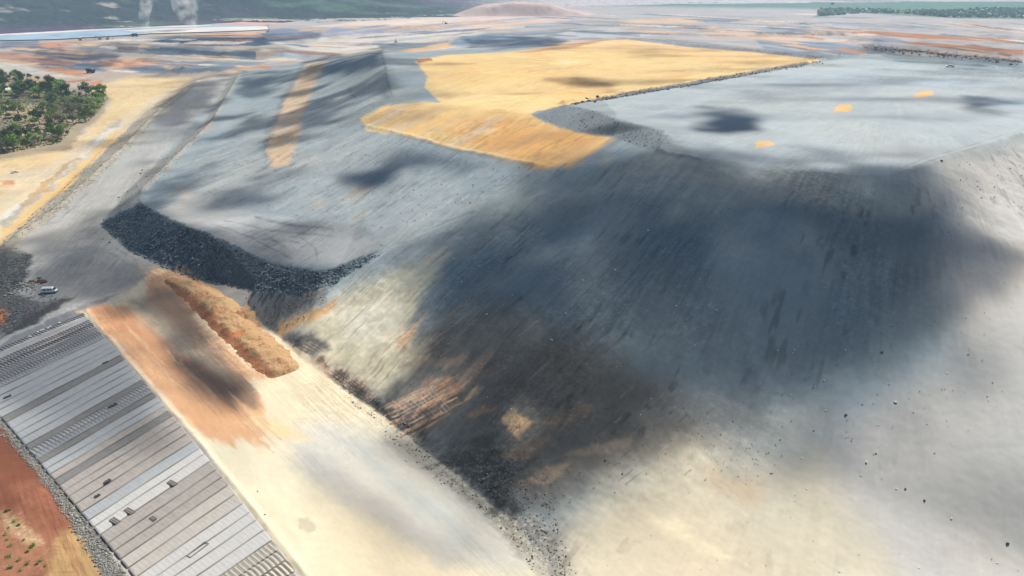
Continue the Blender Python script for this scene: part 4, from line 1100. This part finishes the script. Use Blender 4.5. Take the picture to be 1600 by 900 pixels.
# ------------------------------------------------------------------ rocks
def ico(sub):
    bm = bmesh.new(); bmesh.ops.create_icosphere(bm, subdivisions=sub, radius=1)
    v = np.array([x.co[:] for x in bm.verts]); f = np.array([[q.index for q in p.verts] for p in bm.faces]); bm.free(); return v, f
IV, IF = ico(1)
def rock_mesh(name, pos, size, m, flat=.7):
    n = len(pos); V_ = np.repeat(IV[None], n, 0)
    V_ = V_ * RNG.uniform(.62, 1.2, (n, len(IV), 1)) * RNG.uniform(.6, 1.2, (n, 1, 3))
    a = RNG.uniform(0, 6.28, n); ca_, sa = np.cos(a), np.sin(a)
    x = V_[..., 0] * ca_[:, None] - V_[..., 1] * sa[:, None]; y = V_[..., 0] * sa[:, None] + V_[..., 1] * ca_[:, None]
    P = np.stack([x, y, V_[..., 2] * flat + .25], -1) * size[:, None, None] + pos[:, None]
    F = (IF[None] + (np.arange(n) * len(IV))[:, None, None]).reshape(-1, 3)
    me = bpy.data.meshes.new(name)
    me.vertices.add(n * len(IV)); me.vertices.foreach_set('co', P.astype(np.float32).ravel())
    me.loops.add(F.size); me.loops.foreach_set('vertex_index', F.ravel().astype(np.int32))
    me.polygons.add(len(F)); me.polygons.foreach_set('loop_start', (np.arange(len(F)) * 3).astype(np.int32))
    me.update(calc_edges=True); me.materials.append(m)
    return me
def rock_mat(name, c1, c2, c3):
    m = mat(name, c1, .9); nt = m.node_tree; N = nt.nodes; K = nt.links.new
    g = N.new('ShaderNodeNewGeometry'); cr = N.new('ShaderNodeValToRGB')
    cr.color_ramp.elements[0].color = (*c1, 1); cr.color_ramp.elements[1].color = (*c3, 1); e = cr.color_ramp.elements.new(.7); e.color = (*c2, 1)
    cr.color_ramp.elements[1].position = 1.0
    K(g.outputs['Random Per Island'], cr.inputs[0])
    no = N.new('ShaderNodeTexNoise'); no.inputs['Scale'].default_value = 2.5; tc = N.new('ShaderNodeTexCoord'); K(tc.outputs['Object'], no.inputs['Vector'])
    mx = N.new('ShaderNodeMix'); mx.data_type = 'RGBA'; mx.blend_type = 'MULTIPLY'; mx.inputs['Factor'].default_value = .5
    K(cr.outputs[0], mx.inputs['A']); K(no.outputs['Color'], mx.inputs['B']); K(mx.outputs['Result'], N['Principled BSDF'].inputs['Base Color'])
    return m
RM_D = rock_mat('dark_rock', (.12, .165, .19), (.23, .285, .31), (.50, .55, .57))
RM_G = rock_mat('grey_rock', (.24, .235, .21), (.38, .37, .34), (.62, .61, .57))
RM_B = rock_mat('brown_rock', (.19, .16, .125), (.33, .28, .21), (.62, .54, .42))
RM_T = rock_mat('tan_rock', (.34, .20, .11), (.45, .32, .20), (.62, .52, .40))
def rubble(label, poly, n, s0, s1, m, name='rubble'):
    p = inside(poly, n); s = s0 * (s1 / s0) ** (RNG.random(n) ** 2.5)
    o = new_obj(name, rock_mesh(name, p, s, m)); tag(o, label, 'rubble', None, 'stuff')
BANK = [(158, 350), (218, 316), (270, 345), (340, 373), (420, 412), (505, 426), (600, 394), (520, 444), (455, 462), (400, 457), (300, 437), (200, 393)]
rubble('dark blue-grey broken rock covering the bank below the bench', BANK, 9000, .12, .75, RM_D)
rubble('pale broken stones along the inner edge of the haul road', [(160, 347), (205, 290), (318, 190), (362, 118), (378, 116), (336, 196), (228, 302), (218, 320)], 1000, .12, .45, RM_G)
rubble('grey brown stones in the windrow between haul road and sand', [(-20, 400), (0, 378), (80, 310), (168, 232), (226, 174), (290, 130), (312, 128), (252, 180), (192, 242), (104, 322), (60, 352), (14, 390)], 1700, .1, .5, RM_B)
rubble('dark stones and rubbish on the heap at the left edge', [(-20, 430), (20, 385), (45, 400), (40, 445), (100, 468), (40, 492), (-20, 520)], 1500, .1, .55, RM_D)
rubble('grey stones in the strip beside the red ground', [(-20, 640), (0, 655), (50, 708), (110, 784), (150, 838), (205, 910), (165, 905), (105, 812), (60, 742), (-10, 668)], 4200, .08, .38, RM_G)
rubble('stones gathered in the dark gully at the toe', [(500, 560), (610, 640), (640, 655), (720, 715), (810, 720), (860, 780), (900, 900), (840, 900), (770, 810), (690, 755), (600, 680), (540, 620)], 2200, .06, .32, RM_B)
rubble('stones sprinkled over the brown foot of the great face', [(640, 520), (760, 470), (900, 520), (1060, 620), (1250, 700), (1200, 760), (980, 740), (860, 800), (770, 780), (640, 680)], 3600, .04, .24, RM_B)
rubble('loose stones over the grey great face', [(700, 400), (900, 280), (1045, 225), (1380, 282), (1500, 300), (1600, 480), (1560, 700), (1300, 700), (1000, 640), (700, 560)], 2600, .04, .2, RM_D)
rubble('pale stone chips over the dark face', [(700, 400), (900, 300), (1380, 300), (1540, 400), (1400, 600), (1000, 700), (800, 760), (660, 620)], 1500, .04, .2, RM_G)
rubble('pale stones sprinkled over the lower right ground', [(1100, 640), (1600, 560), (1600, 900), (900, 900), (900, 800)], 380, .03, .15, RM_G)
rubble('pale blocks at the upper right of the great face', [(1500, 250), (1600, 212), (1650, 250), (1620, 330), (1480, 310)], 350, .06, .32, RM_G)
rubble('stones on the rocky rim of the upper lift', [(832, 180), (880, 164), (912, 169), (1035, 206), (1030, 232), (990, 226), (955, 211), (900, 205)], 600, .12, .4, RM_D)
rubble('rocks in the windrow along the yellow platform', [(882, 166), (945, 157), (1060, 138), (1180, 117), (1285, 100), (1283, 95), (1180, 110), (1060, 131), (945, 150)], 1600, .2, .9, RM_D)
rubble('clods and stones below the boulder bank', [(380, 455), (455, 463), (520, 446), (500, 480), (440, 520), (400, 500)], 700, .06, .35, RM_B)
rubble('small stones on the upper grey slopes', [(300, 300), (450, 180), (600, 200), (830, 260), (740, 325), (600, 385), (480, 345)], 1200, .08, .38, RM_G)
rubble('rocks in the far right striped windrow', [(1343, 77), (1350, 72), (1440, 80), (1600, 96), (1590, 103), (1440, 87)], 900, .5, 1.8, RM_G)

# single boulders one can point at
ROCKS = [rock_mesh('boulder', np.zeros((1, 3)), np.ones(1), m_) for m_ in (RM_D, RM_G, RM_B) for _ in range(3)]
solid = {'dark': noisy('boulder_dark', (.05, .05, .05), (.10, .10, .10), 2, .9, .4), 'pale': noisy('boulder_pale', (.58, .58, .55), (.72, .71, .68), 2, .9, .4), 'brown': noisy('boulder_brown', (.18, .12, .08), (.3, .2, .14), 2, .9, .4)}
meshes = {k: [] for k in solid}
for k, m_ in solid.items():
    for _ in range(3): meshes[k].append(rock_mesh('boulder', np.zeros((1, 3)), np.ones(1), m_))
def boulder(px, py, size, kind, label, group):
    p = spot(px, py)
    o = new_obj('boulder', random.choice(meshes[kind]), None, loc=p - Vector((0, 0, .1 * size)), rot=(0, 0, random.uniform(0, 6.28)))
    if label == 'pale boulder standing out on the great tip face':
        label = 'pale boulder ' + ('high on the dark blue-grey face' if b < 500 and a > 800 else 'on the dark face near the bench ridge' if b < 500 else 'on the brown foot of the face' if a < 1020 else 'at the lower right pale ground' if b > 700 else 'where the dark face turns pale')
    size *= .5 if b > 500 else .75
    o.scale = (size, size, size); tag(o, label, 'boulder', group)
for (a, b, s) in [(223, 265, .8), (220, 270, .9), (211, 287, .6), (199, 298, .8), (185, 307, 1.0), (162, 342, .8), (172, 378, .8), (202, 389, .8), (257, 405, .9), (196, 385, .5), (160, 372, .5), (208, 283, .5)]:
    boulder(a, b, s, 'dark', 'dark boulder lying loose beside the haul road inner edge', 'loose dark boulders by the haul road')
for (a, b, s) in [(917, 154, 1.6), (933, 151, 1.7), (910, 160, 1.5), (930, 159, 1.4), (894, 162, 1.1), (942, 153, 1.2)]:
    boulder(a, b, s, 'dark', 'dark boulder in the gap between yellow platform and grey windrow', 'boulders in the windrow gap')
for (a, b, s) in [(1014, 359, .8), (960, 421, .75), (911, 437, .6), (707, 404, .6), (749, 415, .55), (721, 439, .5), (882, 489, .55), (863, 530, .8), (965, 572, .6), (1001, 647, .6), (1017, 621, .5),
                  (1058, 508, .55), (1086, 537, .55), (1119, 484, .5), (1057, 477, .5), (1243, 545, .6), (1238, 550, .5), (1323, 545, .6), (1216, 545, .5), (1237, 616, .6), (1354, 721, .8), (1253, 714, .6), (1400, 626, 1.0),
                  (1289, 593, .6), (1291, 639, .5), (1481, 580, .55), (1374, 664, .5), (1478, 529, .5), (1489, 694, .5), (1345, 741, .5), (1261, 762, .5), (1401, 762, .5), (1243, 772, .5), (1487, 808, .6), (1436, 886, .6),
                  (1312, 893, .6), (635, 719, .8), (1560, 880, .5), (1105, 708, .5), (795, 915, .4), (760, 490, .5), (800, 460, .5), (760, 620, .5), (798, 638, .55)]:
    boulder(a, b, s, 'pale', 'pale boulder standing out on the great tip face', 'pale boulders scattered on the tip face')
for (a, b, s, l) in [(1320, 647, 1.0, 'black hollowed boulder below the grey face'), (1576, 849, .9, 'black boulder near the lower right corner'), (1379, 549, .9, 'dark boulder in the blue-grey shade right of centre'),
                     (1368, 707, .6, 'small dark boulder on the pale lower slope'), (1444, 781, .6, 'dark stone alone on the pale lower slope'), (1417, 763, .55, 'dark stone paired with a pale one'),
                     (1462, 708, .5, 'dark stone in the pale area at the right'), (1472, 250, 1.1, 'dark boulder on the crest of the grey platform'), (402, 767, .6, 'small dark stone on the pale sand road')]:
    boulder(a, b, s, 'dark', l, None)
for (a, b, s, l) in [(414, 803, .5, 'brown stick-like clod beside the sheeting edge'), (736, 707, .5, 'brown clod in the dark gully')]:
    boulder(a, b, s, 'brown', l, None)

# ------------------------------------------------------------------ spoil bank of red earth
def spoil_bank():
    spine = [(262, 432), (300, 448), (345, 482), (385, 520), (420, 552), (448, 578)]
    wid = [3, 7, 8.5, 8, 8, 6]; hgt = [.6, 1.9, 2.5, 2.4, 2.3, 1.4]
    P = np.array([px_world(a, b, 1.5)[:2] for a, b in spine])
    seg = np.concatenate([[0], np.cumsum(np.linalg.norm(np.diff(P, axis=0), axis=1))])
    n = 260; s = np.linspace(-3, seg[-1] + 3, n)
    cx = np.interp(s, seg, P[:, 0]); cy = np.interp(s, seg, P[:, 1]); w = np.interp(s, seg, wid); h = np.interp(s, seg, hgt)
    k = np.ones(15) / 15
    cx = np.convolve(np.pad(cx, 7, 'edge'), k, 'valid'); cy = np.convolve(np.pad(cy, 7, 'edge'), k, 'valid')
    tx = np.gradient(cx); ty = np.gradient(cy); L = np.hypot(tx, ty); nx, ny = -ty / L, tx / L
    c = np.linspace(-1, 1, 90)
    S_, Cc = np.meshgrid(np.arange(n), c, indexing='ij')
    rag = 1 + .22 * fbm(s / 2.3, s * 0, 3, 501)[:, None] * np.sign(Cc) * .6 + .03 * fbm(s / 2.0, s * 0, 2, 507)[:, None]
    x = cx[:, None] + nx[:, None] * Cc * w[:, None] * rag; y = cy[:, None] + ny[:, None] * Cc * w[:, None] * rag
    prof = np.where(Cc < 0, smooth(1.0, .30, np.abs(Cc)), smooth(1.0, .15, np.abs(Cc)))
    prof = prof * (1 - .55 * np.clip(fbm(s / 6, s * 0 + 3, 3, 509), 0, 1)[:, None])
    end = np.minimum(smooth(0, 14, np.arange(n)), smooth(0, 14, n - 1 - np.arange(n)))[:, None]
    base_z = tin_height(x, y)
    z = base_z - .35 + (h[:, None] + .35) * prof * end * (1 + .35 * fbm(x / 3.2, y / 3.2, 4, 511)) + .18 * fbm(x / 1.1, y / 1.1, 2, 521) * prof
    me = grid_mesh('earth_bank', x, y, z)
    if me.polygons[0].normal.z < 0: me.flip_normals()
    top_ = np.where(Cc < 0, smooth(.6, .9, prof), 1)[..., None]
    col = np.array((.36, .15, .065)) * (1 - top_) + np.array((.40, .245, .12)) * top_
    g = smooth(.1, .45, fbm(x / 3, y / 3, 4, 531))[..., None] * top_ * .6
    col = col * (1 - g) + np.array((.27, .22, .10)) * g
    g = smooth(.25, .4, fbm(x / 1.3, y / 1.3, 3, 541))[..., None] * .7
    col = col * (1 - g) + np.array((.28, .11, .05)) * g
    a = me.attributes.new('soil', 'FLOAT_COLOR', 'POINT')
    a.data.foreach_set('color', np.concatenate([col, np.ones(x.shape + (1,))], -1).astype(np.float32).ravel())
    m = mat('red_earth', (.3, .2, .1), .95); nt = m.node_tree; N = nt.nodes
    at_ = N.new('ShaderNodeAttribute'); at_.attribute_name = 'soil'; no = N.new('ShaderNodeTexNoise'); no.inputs['Scale'].default_value = 2.2; no.inputs['Detail'].default_value = 6
    tc = N.new('ShaderNodeTexCoord'); nt.links.new(tc.outputs['Object'], no.inputs['Vector'])
    bp = N.new('ShaderNodeBump'); bp.inputs['Strength'].default_value = .7; bp.inputs['Distance'].default_value = .4
    nt.links.new(no.outputs['Fac'], bp.inputs['Height']); nt.links.new(bp.outputs[0], N['Principled BSDF'].inputs['Normal'])
    nt.links.new(at_.outputs['Color'], N['Principled BSDF'].inputs['Base Color'])
    o = new_obj('earth_bank', me, m); tag(o, 'long ragged bank of red and tan earth between sand road and grey face', 'earth bank')
spoil_bank()

# ------------------------------------------------------------------ trees
def bm_obj(name, bm, m, parent=None, loc=None, rot=None):
    me = bpy.data.meshes.new(name); bm.to_mesh(me); bm.free(); me.materials.append(m)
    return new_obj(name, me, None, parent, loc, rot)
def cone(bm, p0, p1, r0, r1, n=7):
    p0, p1 = Vector(p0), Vector(p1); d = (p1 - p0); q = d.to_track_quat('Z', 'Y')
    a = [bm.verts.new(p0 + q @ Vector((r0 * math.cos(6.2832 * k / n), r0 * math.sin(6.2832 * k / n), 0))) for k in range(n)]
    b_ = [bm.verts.new(p1 + q @ Vector((r1 * math.cos(6.2832 * k / n), r1 * math.sin(6.2832 * k / n), 0))) for k in range(n)]
    for k in range(n): bm.faces.new((a[k], a[(k + 1) % n], b_[(k + 1) % n], b_[k]))
    bm.faces.new(a[::-1]); bm.faces.new(b_)
def box(bm, x0, x1, y0, y1, z0, z1, bev=0.0):
    r = bmesh.ops.create_cube(bm, size=1)['verts']
    for v in r: v.co = ((x0 + x1) / 2 + v.co.x * (x1 - x0), (y0 + y1) / 2 + v.co.y * (y1 - y0), (z0 + z1) / 2 + v.co.z * (z1 - z0))
    if bev:
        es = list({e for v in r for e in v.link_edges}); bmesh.ops.bevel(bm, geom=es, offset=bev, segments=2, affect='EDGES')
def prism(bm, prof, y0, y1):
    a = [bm.verts.new((x, y0, z)) for x, z in prof]; b_ = [bm.verts.new((x, y1, z)) for x, z in prof]; n = len(prof)
    for k in range(n): bm.faces.new((a[k], a[(k + 1) % n], b_[(k + 1) % n], b_[k]))
    bm.faces.new(a[::-1]); bm.faces.new(b_); bmesh.ops.recalc_face_normals(bm, faces=bm.faces[:])

def tree_proto(h, r, leaf, n, bare=False):
    e = bpy.data.objects.new('tree', None)
    bm = bmesh.new(); cone(bm, (0, 0, -.3), (.1, .1, h * .45), .16 * h / 5, .10 * h / 5)
    tips = []
    for k in range(6):
        a = k * 1.05 + random.uniform(-.3, .3); q = (math.cos(a) * r * random.uniform(.4, .75), math.sin(a) * r * random.uniform(.4, .75), h * random.uniform(.55, .85))
        cone(bm, (.1, .1, h * random.uniform(.25, .42)), q, .06 * h / 5, .02 * h / 5, 5); tips.append(q)
    tips.append((0, 0, h * .88))
    tme = bpy.data.meshes.new('trunk'); bm.to_mesh(tme); bm.free(); tme.materials.append(barkm)
    bm = bmesh.new()
    for k in range(n):
        t = random.choice(tips); rr_ = r * .48
        dv = Vector((random.gauss(0, 1), random.gauss(0, 1), random.gauss(0, .75))).normalized() * (rr_ * random.uniform(.35, 1))
        c_ = Vector(t) + dv; s = random.uniform(.18, .40) * (1 if not bare else .5)
        u_ = Vector((random.gauss(0, 1), random.gauss(0, 1), random.gauss(0, 1))).normalized(); w_ = u_.orthogonal().normalized()
        bm.faces.new([bm.verts.new(c_ + u_ * s), bm.verts.new(c_ + w_ * s * .6), bm.verts.new(c_ - u_ * s), bm.verts.new(c_ - w_ * s * .6)])
    cme_ = bpy.data.meshes.new('crown'); bm.to_mesh(cme_); bm.free(); cme_.materials.append(leaf)
    return tme, cme_
protos = []
for leaf, lab, wgt in ((0, 'dark green', 4), (1, 'fresh green', 4), (2, 'pale olive', 2), (3, 'leafless grey', 1)):
    for _ in range(3): protos.append((tree_proto(random.uniform(4.2, 6), random.uniform(2.0, 2.9), leafm[leaf], 620 if leaf != 3 else 260, leaf == 3), lab, wgt, leaf))
TREEP = [(-30, 121), (10, 120), (60, 125), (75, 131), (64, 134), (0, 137), (-30, 138)]
TREEQ = [(-30, 142), (60, 136), (90, 136), (120, 146), (170, 150), (164, 163), (150, 178), (134, 195), (122, 190), (105, 215), (90, 225), (55, 232), (10, 240), (-30, 250)]
def place_tree(x, y, z, kind, sc):
    cand = [p for p in protos if p[3] == kind]; (tme, cme_), lab, _, _ = random.choice(cand)
    e = bpy.data.objects.new('tree', None); C.objects.link(e); e.location = (x, y, z); e.scale = (sc, sc, sc * random.uniform(.85, 1.1)); e.rotation_euler = (0, 0, random.uniform(0, 6.28))
    u_, v_ = project(x, y, z); u_ = float(u_); v_ = float(v_)
    size = 'small' if sc < 1.1 else ('tall' if sc > 1.7 else 'middling')
    where = ('in the thin belt beyond the white track' if v_ < 139 else 'at the right hand tip of the bushland' if u_ > 128 else 'along the far edge of the bushland' if v_ < 155 else
             'in the lower left corner of the bushland' if (v_ > 205 and u_ < 45) else 'along the near edge of the bushland' if v_ > 200 else 'beside the bare clearing of the bushland' if u_ < 60 else 'in the middle of the bushland')
    tag(e, '%s %s tree %s' % (size, lab, where), 'tree', 'bushland trees')
    new_obj('trunk', tme, None, e); new_obj('crown', cme_, None, e)
ug = leaf_mass('undergrowth', TREEQ, 2600, .9, .5, noisy('undergrowth_leaf', (.12, .19, .05), (.22, .27, .10), .25))
tag(ug, 'low green and straw undergrowth between the bushland trees', 'undergrowth', None, 'stuff')
for poly, n in ((TREEP, 45), (TREEQ, 252)):
    pts_ = inside(poly, n * 9); got = []
    for p in pts_:
        u_, v_ = project(p[0], p[1], p[2])
        # clearings in the lower part
        dens = 1.0 if v_ < 166 or v_ > 212 or u_ > 120 else .35
        if 152 < v_ < 206 and u_ < 80: dens = .12
        if random.random() > dens: continue
        if any((p[0] - q[0]) ** 2 + (p[1] - q[1]) ** 2 < 2.7 ** 2 for q in got): continue
        got.append(p)
        w = [5, 3, .5, .5] if v_ < 158 else ([2, 4, 2.5, 1.2])
        if 95 < u_ < 125 and 165 < v_ < 200: w = [1, 1, 1, 5]
        kind = random.choices([0, 1, 2, 3], w)[0]
        place_tree(p[0], p[1], p[2], kind, random.choice([.6, .9, 1.2, 1.5, 1.9]) * random.uniform(1.05, 1.4) * (1 if v_ < 200 else .85))
        if len(got) >= n: break
# low scrub on the red ground, lower left
def bush_mesh():
    bm = bmesh.new()
    for k in range(90):
        c_ = Vector((random.gauss(0, .35), random.gauss(0, .35), abs(random.gauss(.3, .22)))); s = random.uniform(.08, .2)
        u_ = Vector((random.gauss(0, 1), random.gauss(0, 1), random.gauss(0, 1))).normalized(); w_ = u_.orthogonal().normalized()
        bm.faces.new([bm.verts.new(c_ + u_ * s), bm.verts.new(c_ + w_ * s), bm.verts.new(c_ - u_ * s), bm.verts.new(c_ - w_ * s)])
    me = bpy.data.meshes.new('shrub'); bm.to_mesh(me); bm.free(); me.materials.append(leafm[random.choice([0, 1, 2])]); return me
bushes = [bush_mesh() for _ in range(5)]
for p in inside([(0, 795), (30, 795), (80, 850), (70, 895), (0, 899)], 22):
    o = new_obj('shrub', random.choice(bushes), None, loc=tuple(p)); s = random.uniform(.4, .8); o.scale = (s, s, s); o.rotation_euler.z = random.uniform(0, 6)
    tag(o, 'small olive shrub on the brown stony ground at lower left', 'shrub', 'shrubs on the red ground')

# ------------------------------------------------------------------ vehicles
white_p = noisy('white_paint', (.72, .72, .72), (.8, .8, .8), 2, .4); glass = mat('dark_glass', (.03, .04, .05), .1)
black_r = noisy('tyre_rubber', (.025, .025, .025), (.04, .04, .04), 5, .9); yel_p = noisy('machine_yellow', (.45, .28, .03), (.5, .33, .06), 2, .5)
dk_p = noisy('grimy_dark_paint', (.035, .035, .05), (.06, .055, .07), 1, .6); steel = noisy('worn_steel', (.2, .2, .2), (.3, .29, .28), 2, .5, 0, 5, .4)
red_p = noisy('red_lens', (.4, .02, .02), (.5, .03, .03), 2, .3); lens = mat('lamp_lens', (.8, .8, .75), .2)
def wheel(parent, x, y, r, w, rim=None):
    bm = bmesh.new(); bmesh.ops.create_cone(bm, cap_ends=True, segments=20, radius1=r, radius2=r, depth=w, matrix=Matrix.Translation((0, 0, 0)) @ Matrix.Rotation(math.pi / 2, 4, 'X'))
    bmesh.ops.bevel(bm, geom=[e for e in bm.edges if abs(e.verts[0].co.y - e.verts[1].co.y) < 1e-4], offset=r * .1, segments=2, affect='EDGES')
    wh = bm_obj('wheel', bm, black_r, parent, (x, y, r))
    bm = bmesh.new(); bmesh.ops.create_cone(bm, cap_ends=True, segments=16, radius1=r * .5, radius2=r * .5, depth=w + .04, matrix=Matrix.Rotation(math.pi / 2, 4, 'X'))
    bm_obj('rim', bm, rim or steel, wh)
def root(name, loc, rz, label, cat, sc=1.0):
    e = bpy.data.objects.new(name, None); C.objects.link(e); e.location = loc; e.rotation_euler = (0, 0, rz); e.scale = (sc,) * 3
    tag(e, label, cat); return e
def van(loc, rz, label):
    e = root('parked_van', loc, rz, label, 'van')
    bm = bmesh.new(); prism(bm, [(-2.6, .45), (2.6, .45), (2.65, .95), (2.2, 1.15), (1.55, 1.95), (1.2, 2.15), (-2.45, 2.2), (-2.6, 2.0)], -.95, .95)
    bmesh.ops.bevel(bm, geom=bm.edges[:], offset=.09, segments=2, affect='EDGES'); bm_obj('body', bm, white_p, e)
    bm = bmesh.new(); prism(bm, [(2.14, 1.22), (1.62, 1.92), (1.66, 1.96), (2.2, 1.22)], -.8, .8); bm_obj('windscreen', bm, glass, e)
    for s in (-1, 1):
        for x0, x1 in ((.75, 1.5), (-.4, .6), (-1.9, -.6)):
            bm = bmesh.new(); prism(bm, [(x0, 1.3), (x1, 1.3), (x1 - (.2 if x1 > 1 else 0), 1.85), (x0, 1.85)], s * .955 - .01, s * .955 + .01); bm_obj('window', bm, glass, e)
    for x in (-1.7, 1.75):
        for s in (-1, 1): wheel(e, x, s * .86, .36, .24)
    bm = bmesh.new(); box(bm, 2.62, 2.74, -.9, .9, .45, .65, .03); bm_obj('bumper', bm, dk_p, e)
    for s in (-1, 1):
        bm = bmesh.new(); box(bm, 2.60, 2.68, s * .72 - .14, s * .72 + .14, .78, .92, .02); bm_obj('headlight', bm, lens, e)
    bm = bmesh.new()
    for x in (-2, -1, 0, .9): box(bm, x - .04, x + .04, -.8, .8, 2.2, 2.26)
    bm_obj('roof_rack', bm, steel, e)
van(spot(77, 456), math.radians(8), 'white van parked on the grey road by the rubbish heap')
def haul_truck(loc, rz, label, bodym, sc=1.0):
    e = root('haul_truck', loc, rz, label, 'haul truck', sc)
    bm = bmesh.new(); box(bm, -4.5, 4.6, -1.6, 1.6, 1.3, 2.2, .1); bm_obj('chassis', bm, dk_p, e)
    bm = bmesh.new(); prism(bm, [(-5.0, 3.2), (-4.6, 2.6), (1.8, 2.3), (2.5, 4.6), (5.2, 5.0), (5.2, 5.3), (2.2, 5.2), (-5.2, 4.4)], -2.6, 2.6); bm_obj('dump_body', bm, bodym, e)
    bm = bmesh.new(); prism(bm, [(-4.4, 4.4), (-2.5, 5.3), (0, 5.7), (1.9, 5.2), (2, 4.9), (-4.5, 4.0)], -2.2, 2.2); bm_obj('load', bm, RM_D, e)
    c_ = bm = bmesh.new(); box(bm, 2.9, 4.6, .4, 2.3, 2.9, 4.7, .1); cab = bm_obj('cab', bm, bodym, e)
    bm = bmesh.new(); box(bm, 4.58, 4.66, .6, 2.1, 3.6, 4.4); bm_obj('windscreen', bm, glass, cab)
    bm = bmesh.new(); box(bm, 2.7, 5.1, -2.4, 2.5, 2.2, 2.9, .1); bm_obj('deck', bm, bodym, e)
    bm = bmesh.new(); box(bm, 4.7, 5.0, -1.2, 1.2, .9, 2.3, .05); bm_obj('radiator', bm, steel, e)
    for x, ys_ in ((3.2, (2.1,)), (-2.9, (1.3, 2.25))):
        for yy in ys_:
            for s in (-1, 1): wheel(e, x, s * yy, 1.25, .8)
    bm = bmesh.new(); box(bm, 5.1, 5.12, -2.3, -1.7, 2.3, 2.7); box(bm, 5.1, 5.12, 1.7, 2.3, 2.3, 2.7); bm_obj('headlights', bm, lens, e)
haul_truck(spot(142, 113), math.radians(175), 'dark haul truck crossing the tan ground beyond the bushland', dk_p, .95)
haul_truck(spot(210, 56), math.radians(10), 'distant dark haul truck beside the narrow dust plume', dk_p, 1.1)
haul_truck(spot(1301, 6), math.radians(170), 'tiny dark haul truck on the far right plain near the woodland', dk_p, 1.3)
def excavator(loc, rz, label, sc=1.0, m=None):
    e = root('excavator', loc, rz, label, 'excavator', sc); m = m or yel_p
    for s in (-1, 1):
        bm = bmesh.new(); prism(bm, [(-2.3, .5), (-1.9, 0), (1.9, 0), (2.3, .5), (2.0, 1.0), (-2.0, 1.0)], s * 1.4 - .3, s * 1.4 + .3); bm_obj('track', bm, dk_p, e)
    bm = bmesh.new(); box(bm, -2.6, 1.6, -1.4, 1.4, 1.2, 2.5, .12); bm_obj('house', bm, m, e)
    bm = bmesh.new(); box(bm, .3, 1.9, .4, 1.4, 2.4, 3.4, .1); cab = bm_obj('cab', bm, m, e)
    bm = bmesh.new(); box(bm, 1.88, 1.94, .5, 1.3, 2.5, 3.3); bm_obj('window', bm, glass, cab)
    bm = bmesh.new(); prism(bm, [(1.2, 1.8), (1.6, 1.5), (4.0, 4.4), (6.2, 4.2), (6.2, 4.6), (3.8, 5.1)], -.3, .3); bm_obj('boom', bm, m, e)
    bm = bmesh.new(); prism(bm, [(5.9, 4.9), (6.4, 4.7), (7.3, 1.6), (7.0, 1.5)], -.22, .22); bm_obj('arm', bm, m, e)
    bm = bmesh.new(); prism(bm, [(6.8, 1.7), (7.6, 1.5), (7.5, .5), (6.6, .3), (6.4, .7), (7.0, .9)], -.6, .6); bm_obj('bucket', bm, dk_p, e)
for q in [(125, 62, 20, 'leftmost dark excavator in the working group beside the river'), (157, 60, 200, 'larger excavator at the middle of the group beside the river'), (168, 60, 30, 'rightmost small excavator of the group beside the river'),
          (697, 37, 160, 'lone excavator on the far sandy bench below the pink spoil heap'), (619, 66, 100, 'excavator on the far rim behind the grey ridge')]:
    excavator(spot(q[0], q[1]), math.radians(q[2]), q[3], 1.2)
def pickup(loc, rz, label, sc=1.0):
    e = root('pickup_truck', loc, rz, label, 'pickup', sc)
    bm = bmesh.new(); prism(bm, [(-2.6, .5), (2.6, .5), (2.6, 1.0), (1.4, 1.15), (.8, 1.8), (-.7, 1.8), (-.9, 1.1), (-2.6, 1.1)], -.9, .9); bmesh.ops.bevel(bm, geom=bm.edges[:], offset=.06, segments=1, affect='EDGES'); bm_obj('body', bm, white_p, e)
    bm = bmesh.new(); prism(bm, [(1.32, 1.2), (.84, 1.74), (.88, 1.78), (1.42, 1.2)], -.75, .75); bm_obj('windscreen', bm, glass, e)
    for s in (-1, 1):
        bm = bmesh.new(); prism(bm, [(-.6, 1.2), (1.1, 1.2), (.75, 1.7), (-.6, 1.7)], s * .905 - .01, s * .905 + .01); bm_obj('window', bm, glass, e)
    bm = bmesh.new(); box(bm, -2.5, -1.0, -.75, .75, 1.08, 1.13); bm_obj('load_bed', bm, dk_p, e)
    for x in (-1.6, 1.7):
        for s in (-1, 1): wheel(e, x, s * .8, .38, .25)
pickup(spot(1485, 104), math.radians(160), 'tiny white pickup on the grey road beyond the platform')
pickup(spot(287, 106), math.radians(20), 'white pickup on the grey flat beyond the haul road')
pickup(spot(92, 69), math.radians(40), 'distant white pickup on the red brown rise by the river')
pickup(spot(24, 268), math.radians(60), 'white pickup parked on the yellow sand at the left edge', .8)

# rubbish heap beside the van
def debris(poly, n, m, label, s0, s1, name='rubbish'):
    p = inside(poly, n); s = RNG.uniform(s0, s1, n)
    o = new_obj(name, rock_mesh(name, p, s, m, .4)); tag(o, label, 'rubbish', None, 'stuff')
debris([(28, 443), (50, 438), (56, 444), (54, 450), (40, 447), (27, 446)], 60, rock_mat('rubbish_pale', (.45, .40, .30), (.6, .58, .5), (.7, .7, .68)), 'pale scraps of rubbish strewn beside the white van', .25, .8)
debris([(45, 440), (60, 435), (73, 437), (72, 443), (55, 442)], 40, rock_mat('rubbish_brown', (.12, .05, .03), (.25, .12, .08), (.6, .5, .4)), 'rusty brown rubbish heaped behind the white van', .25, .9)
debris([(8, 462), (25, 449), (28, 452), (14, 466)], 26, rock_mat('rubbish_white', (.5, .5, .45), (.6, .58, .5), (.7, .7, .7)), 'line of pale scraps on the dark heap', .2, .7)
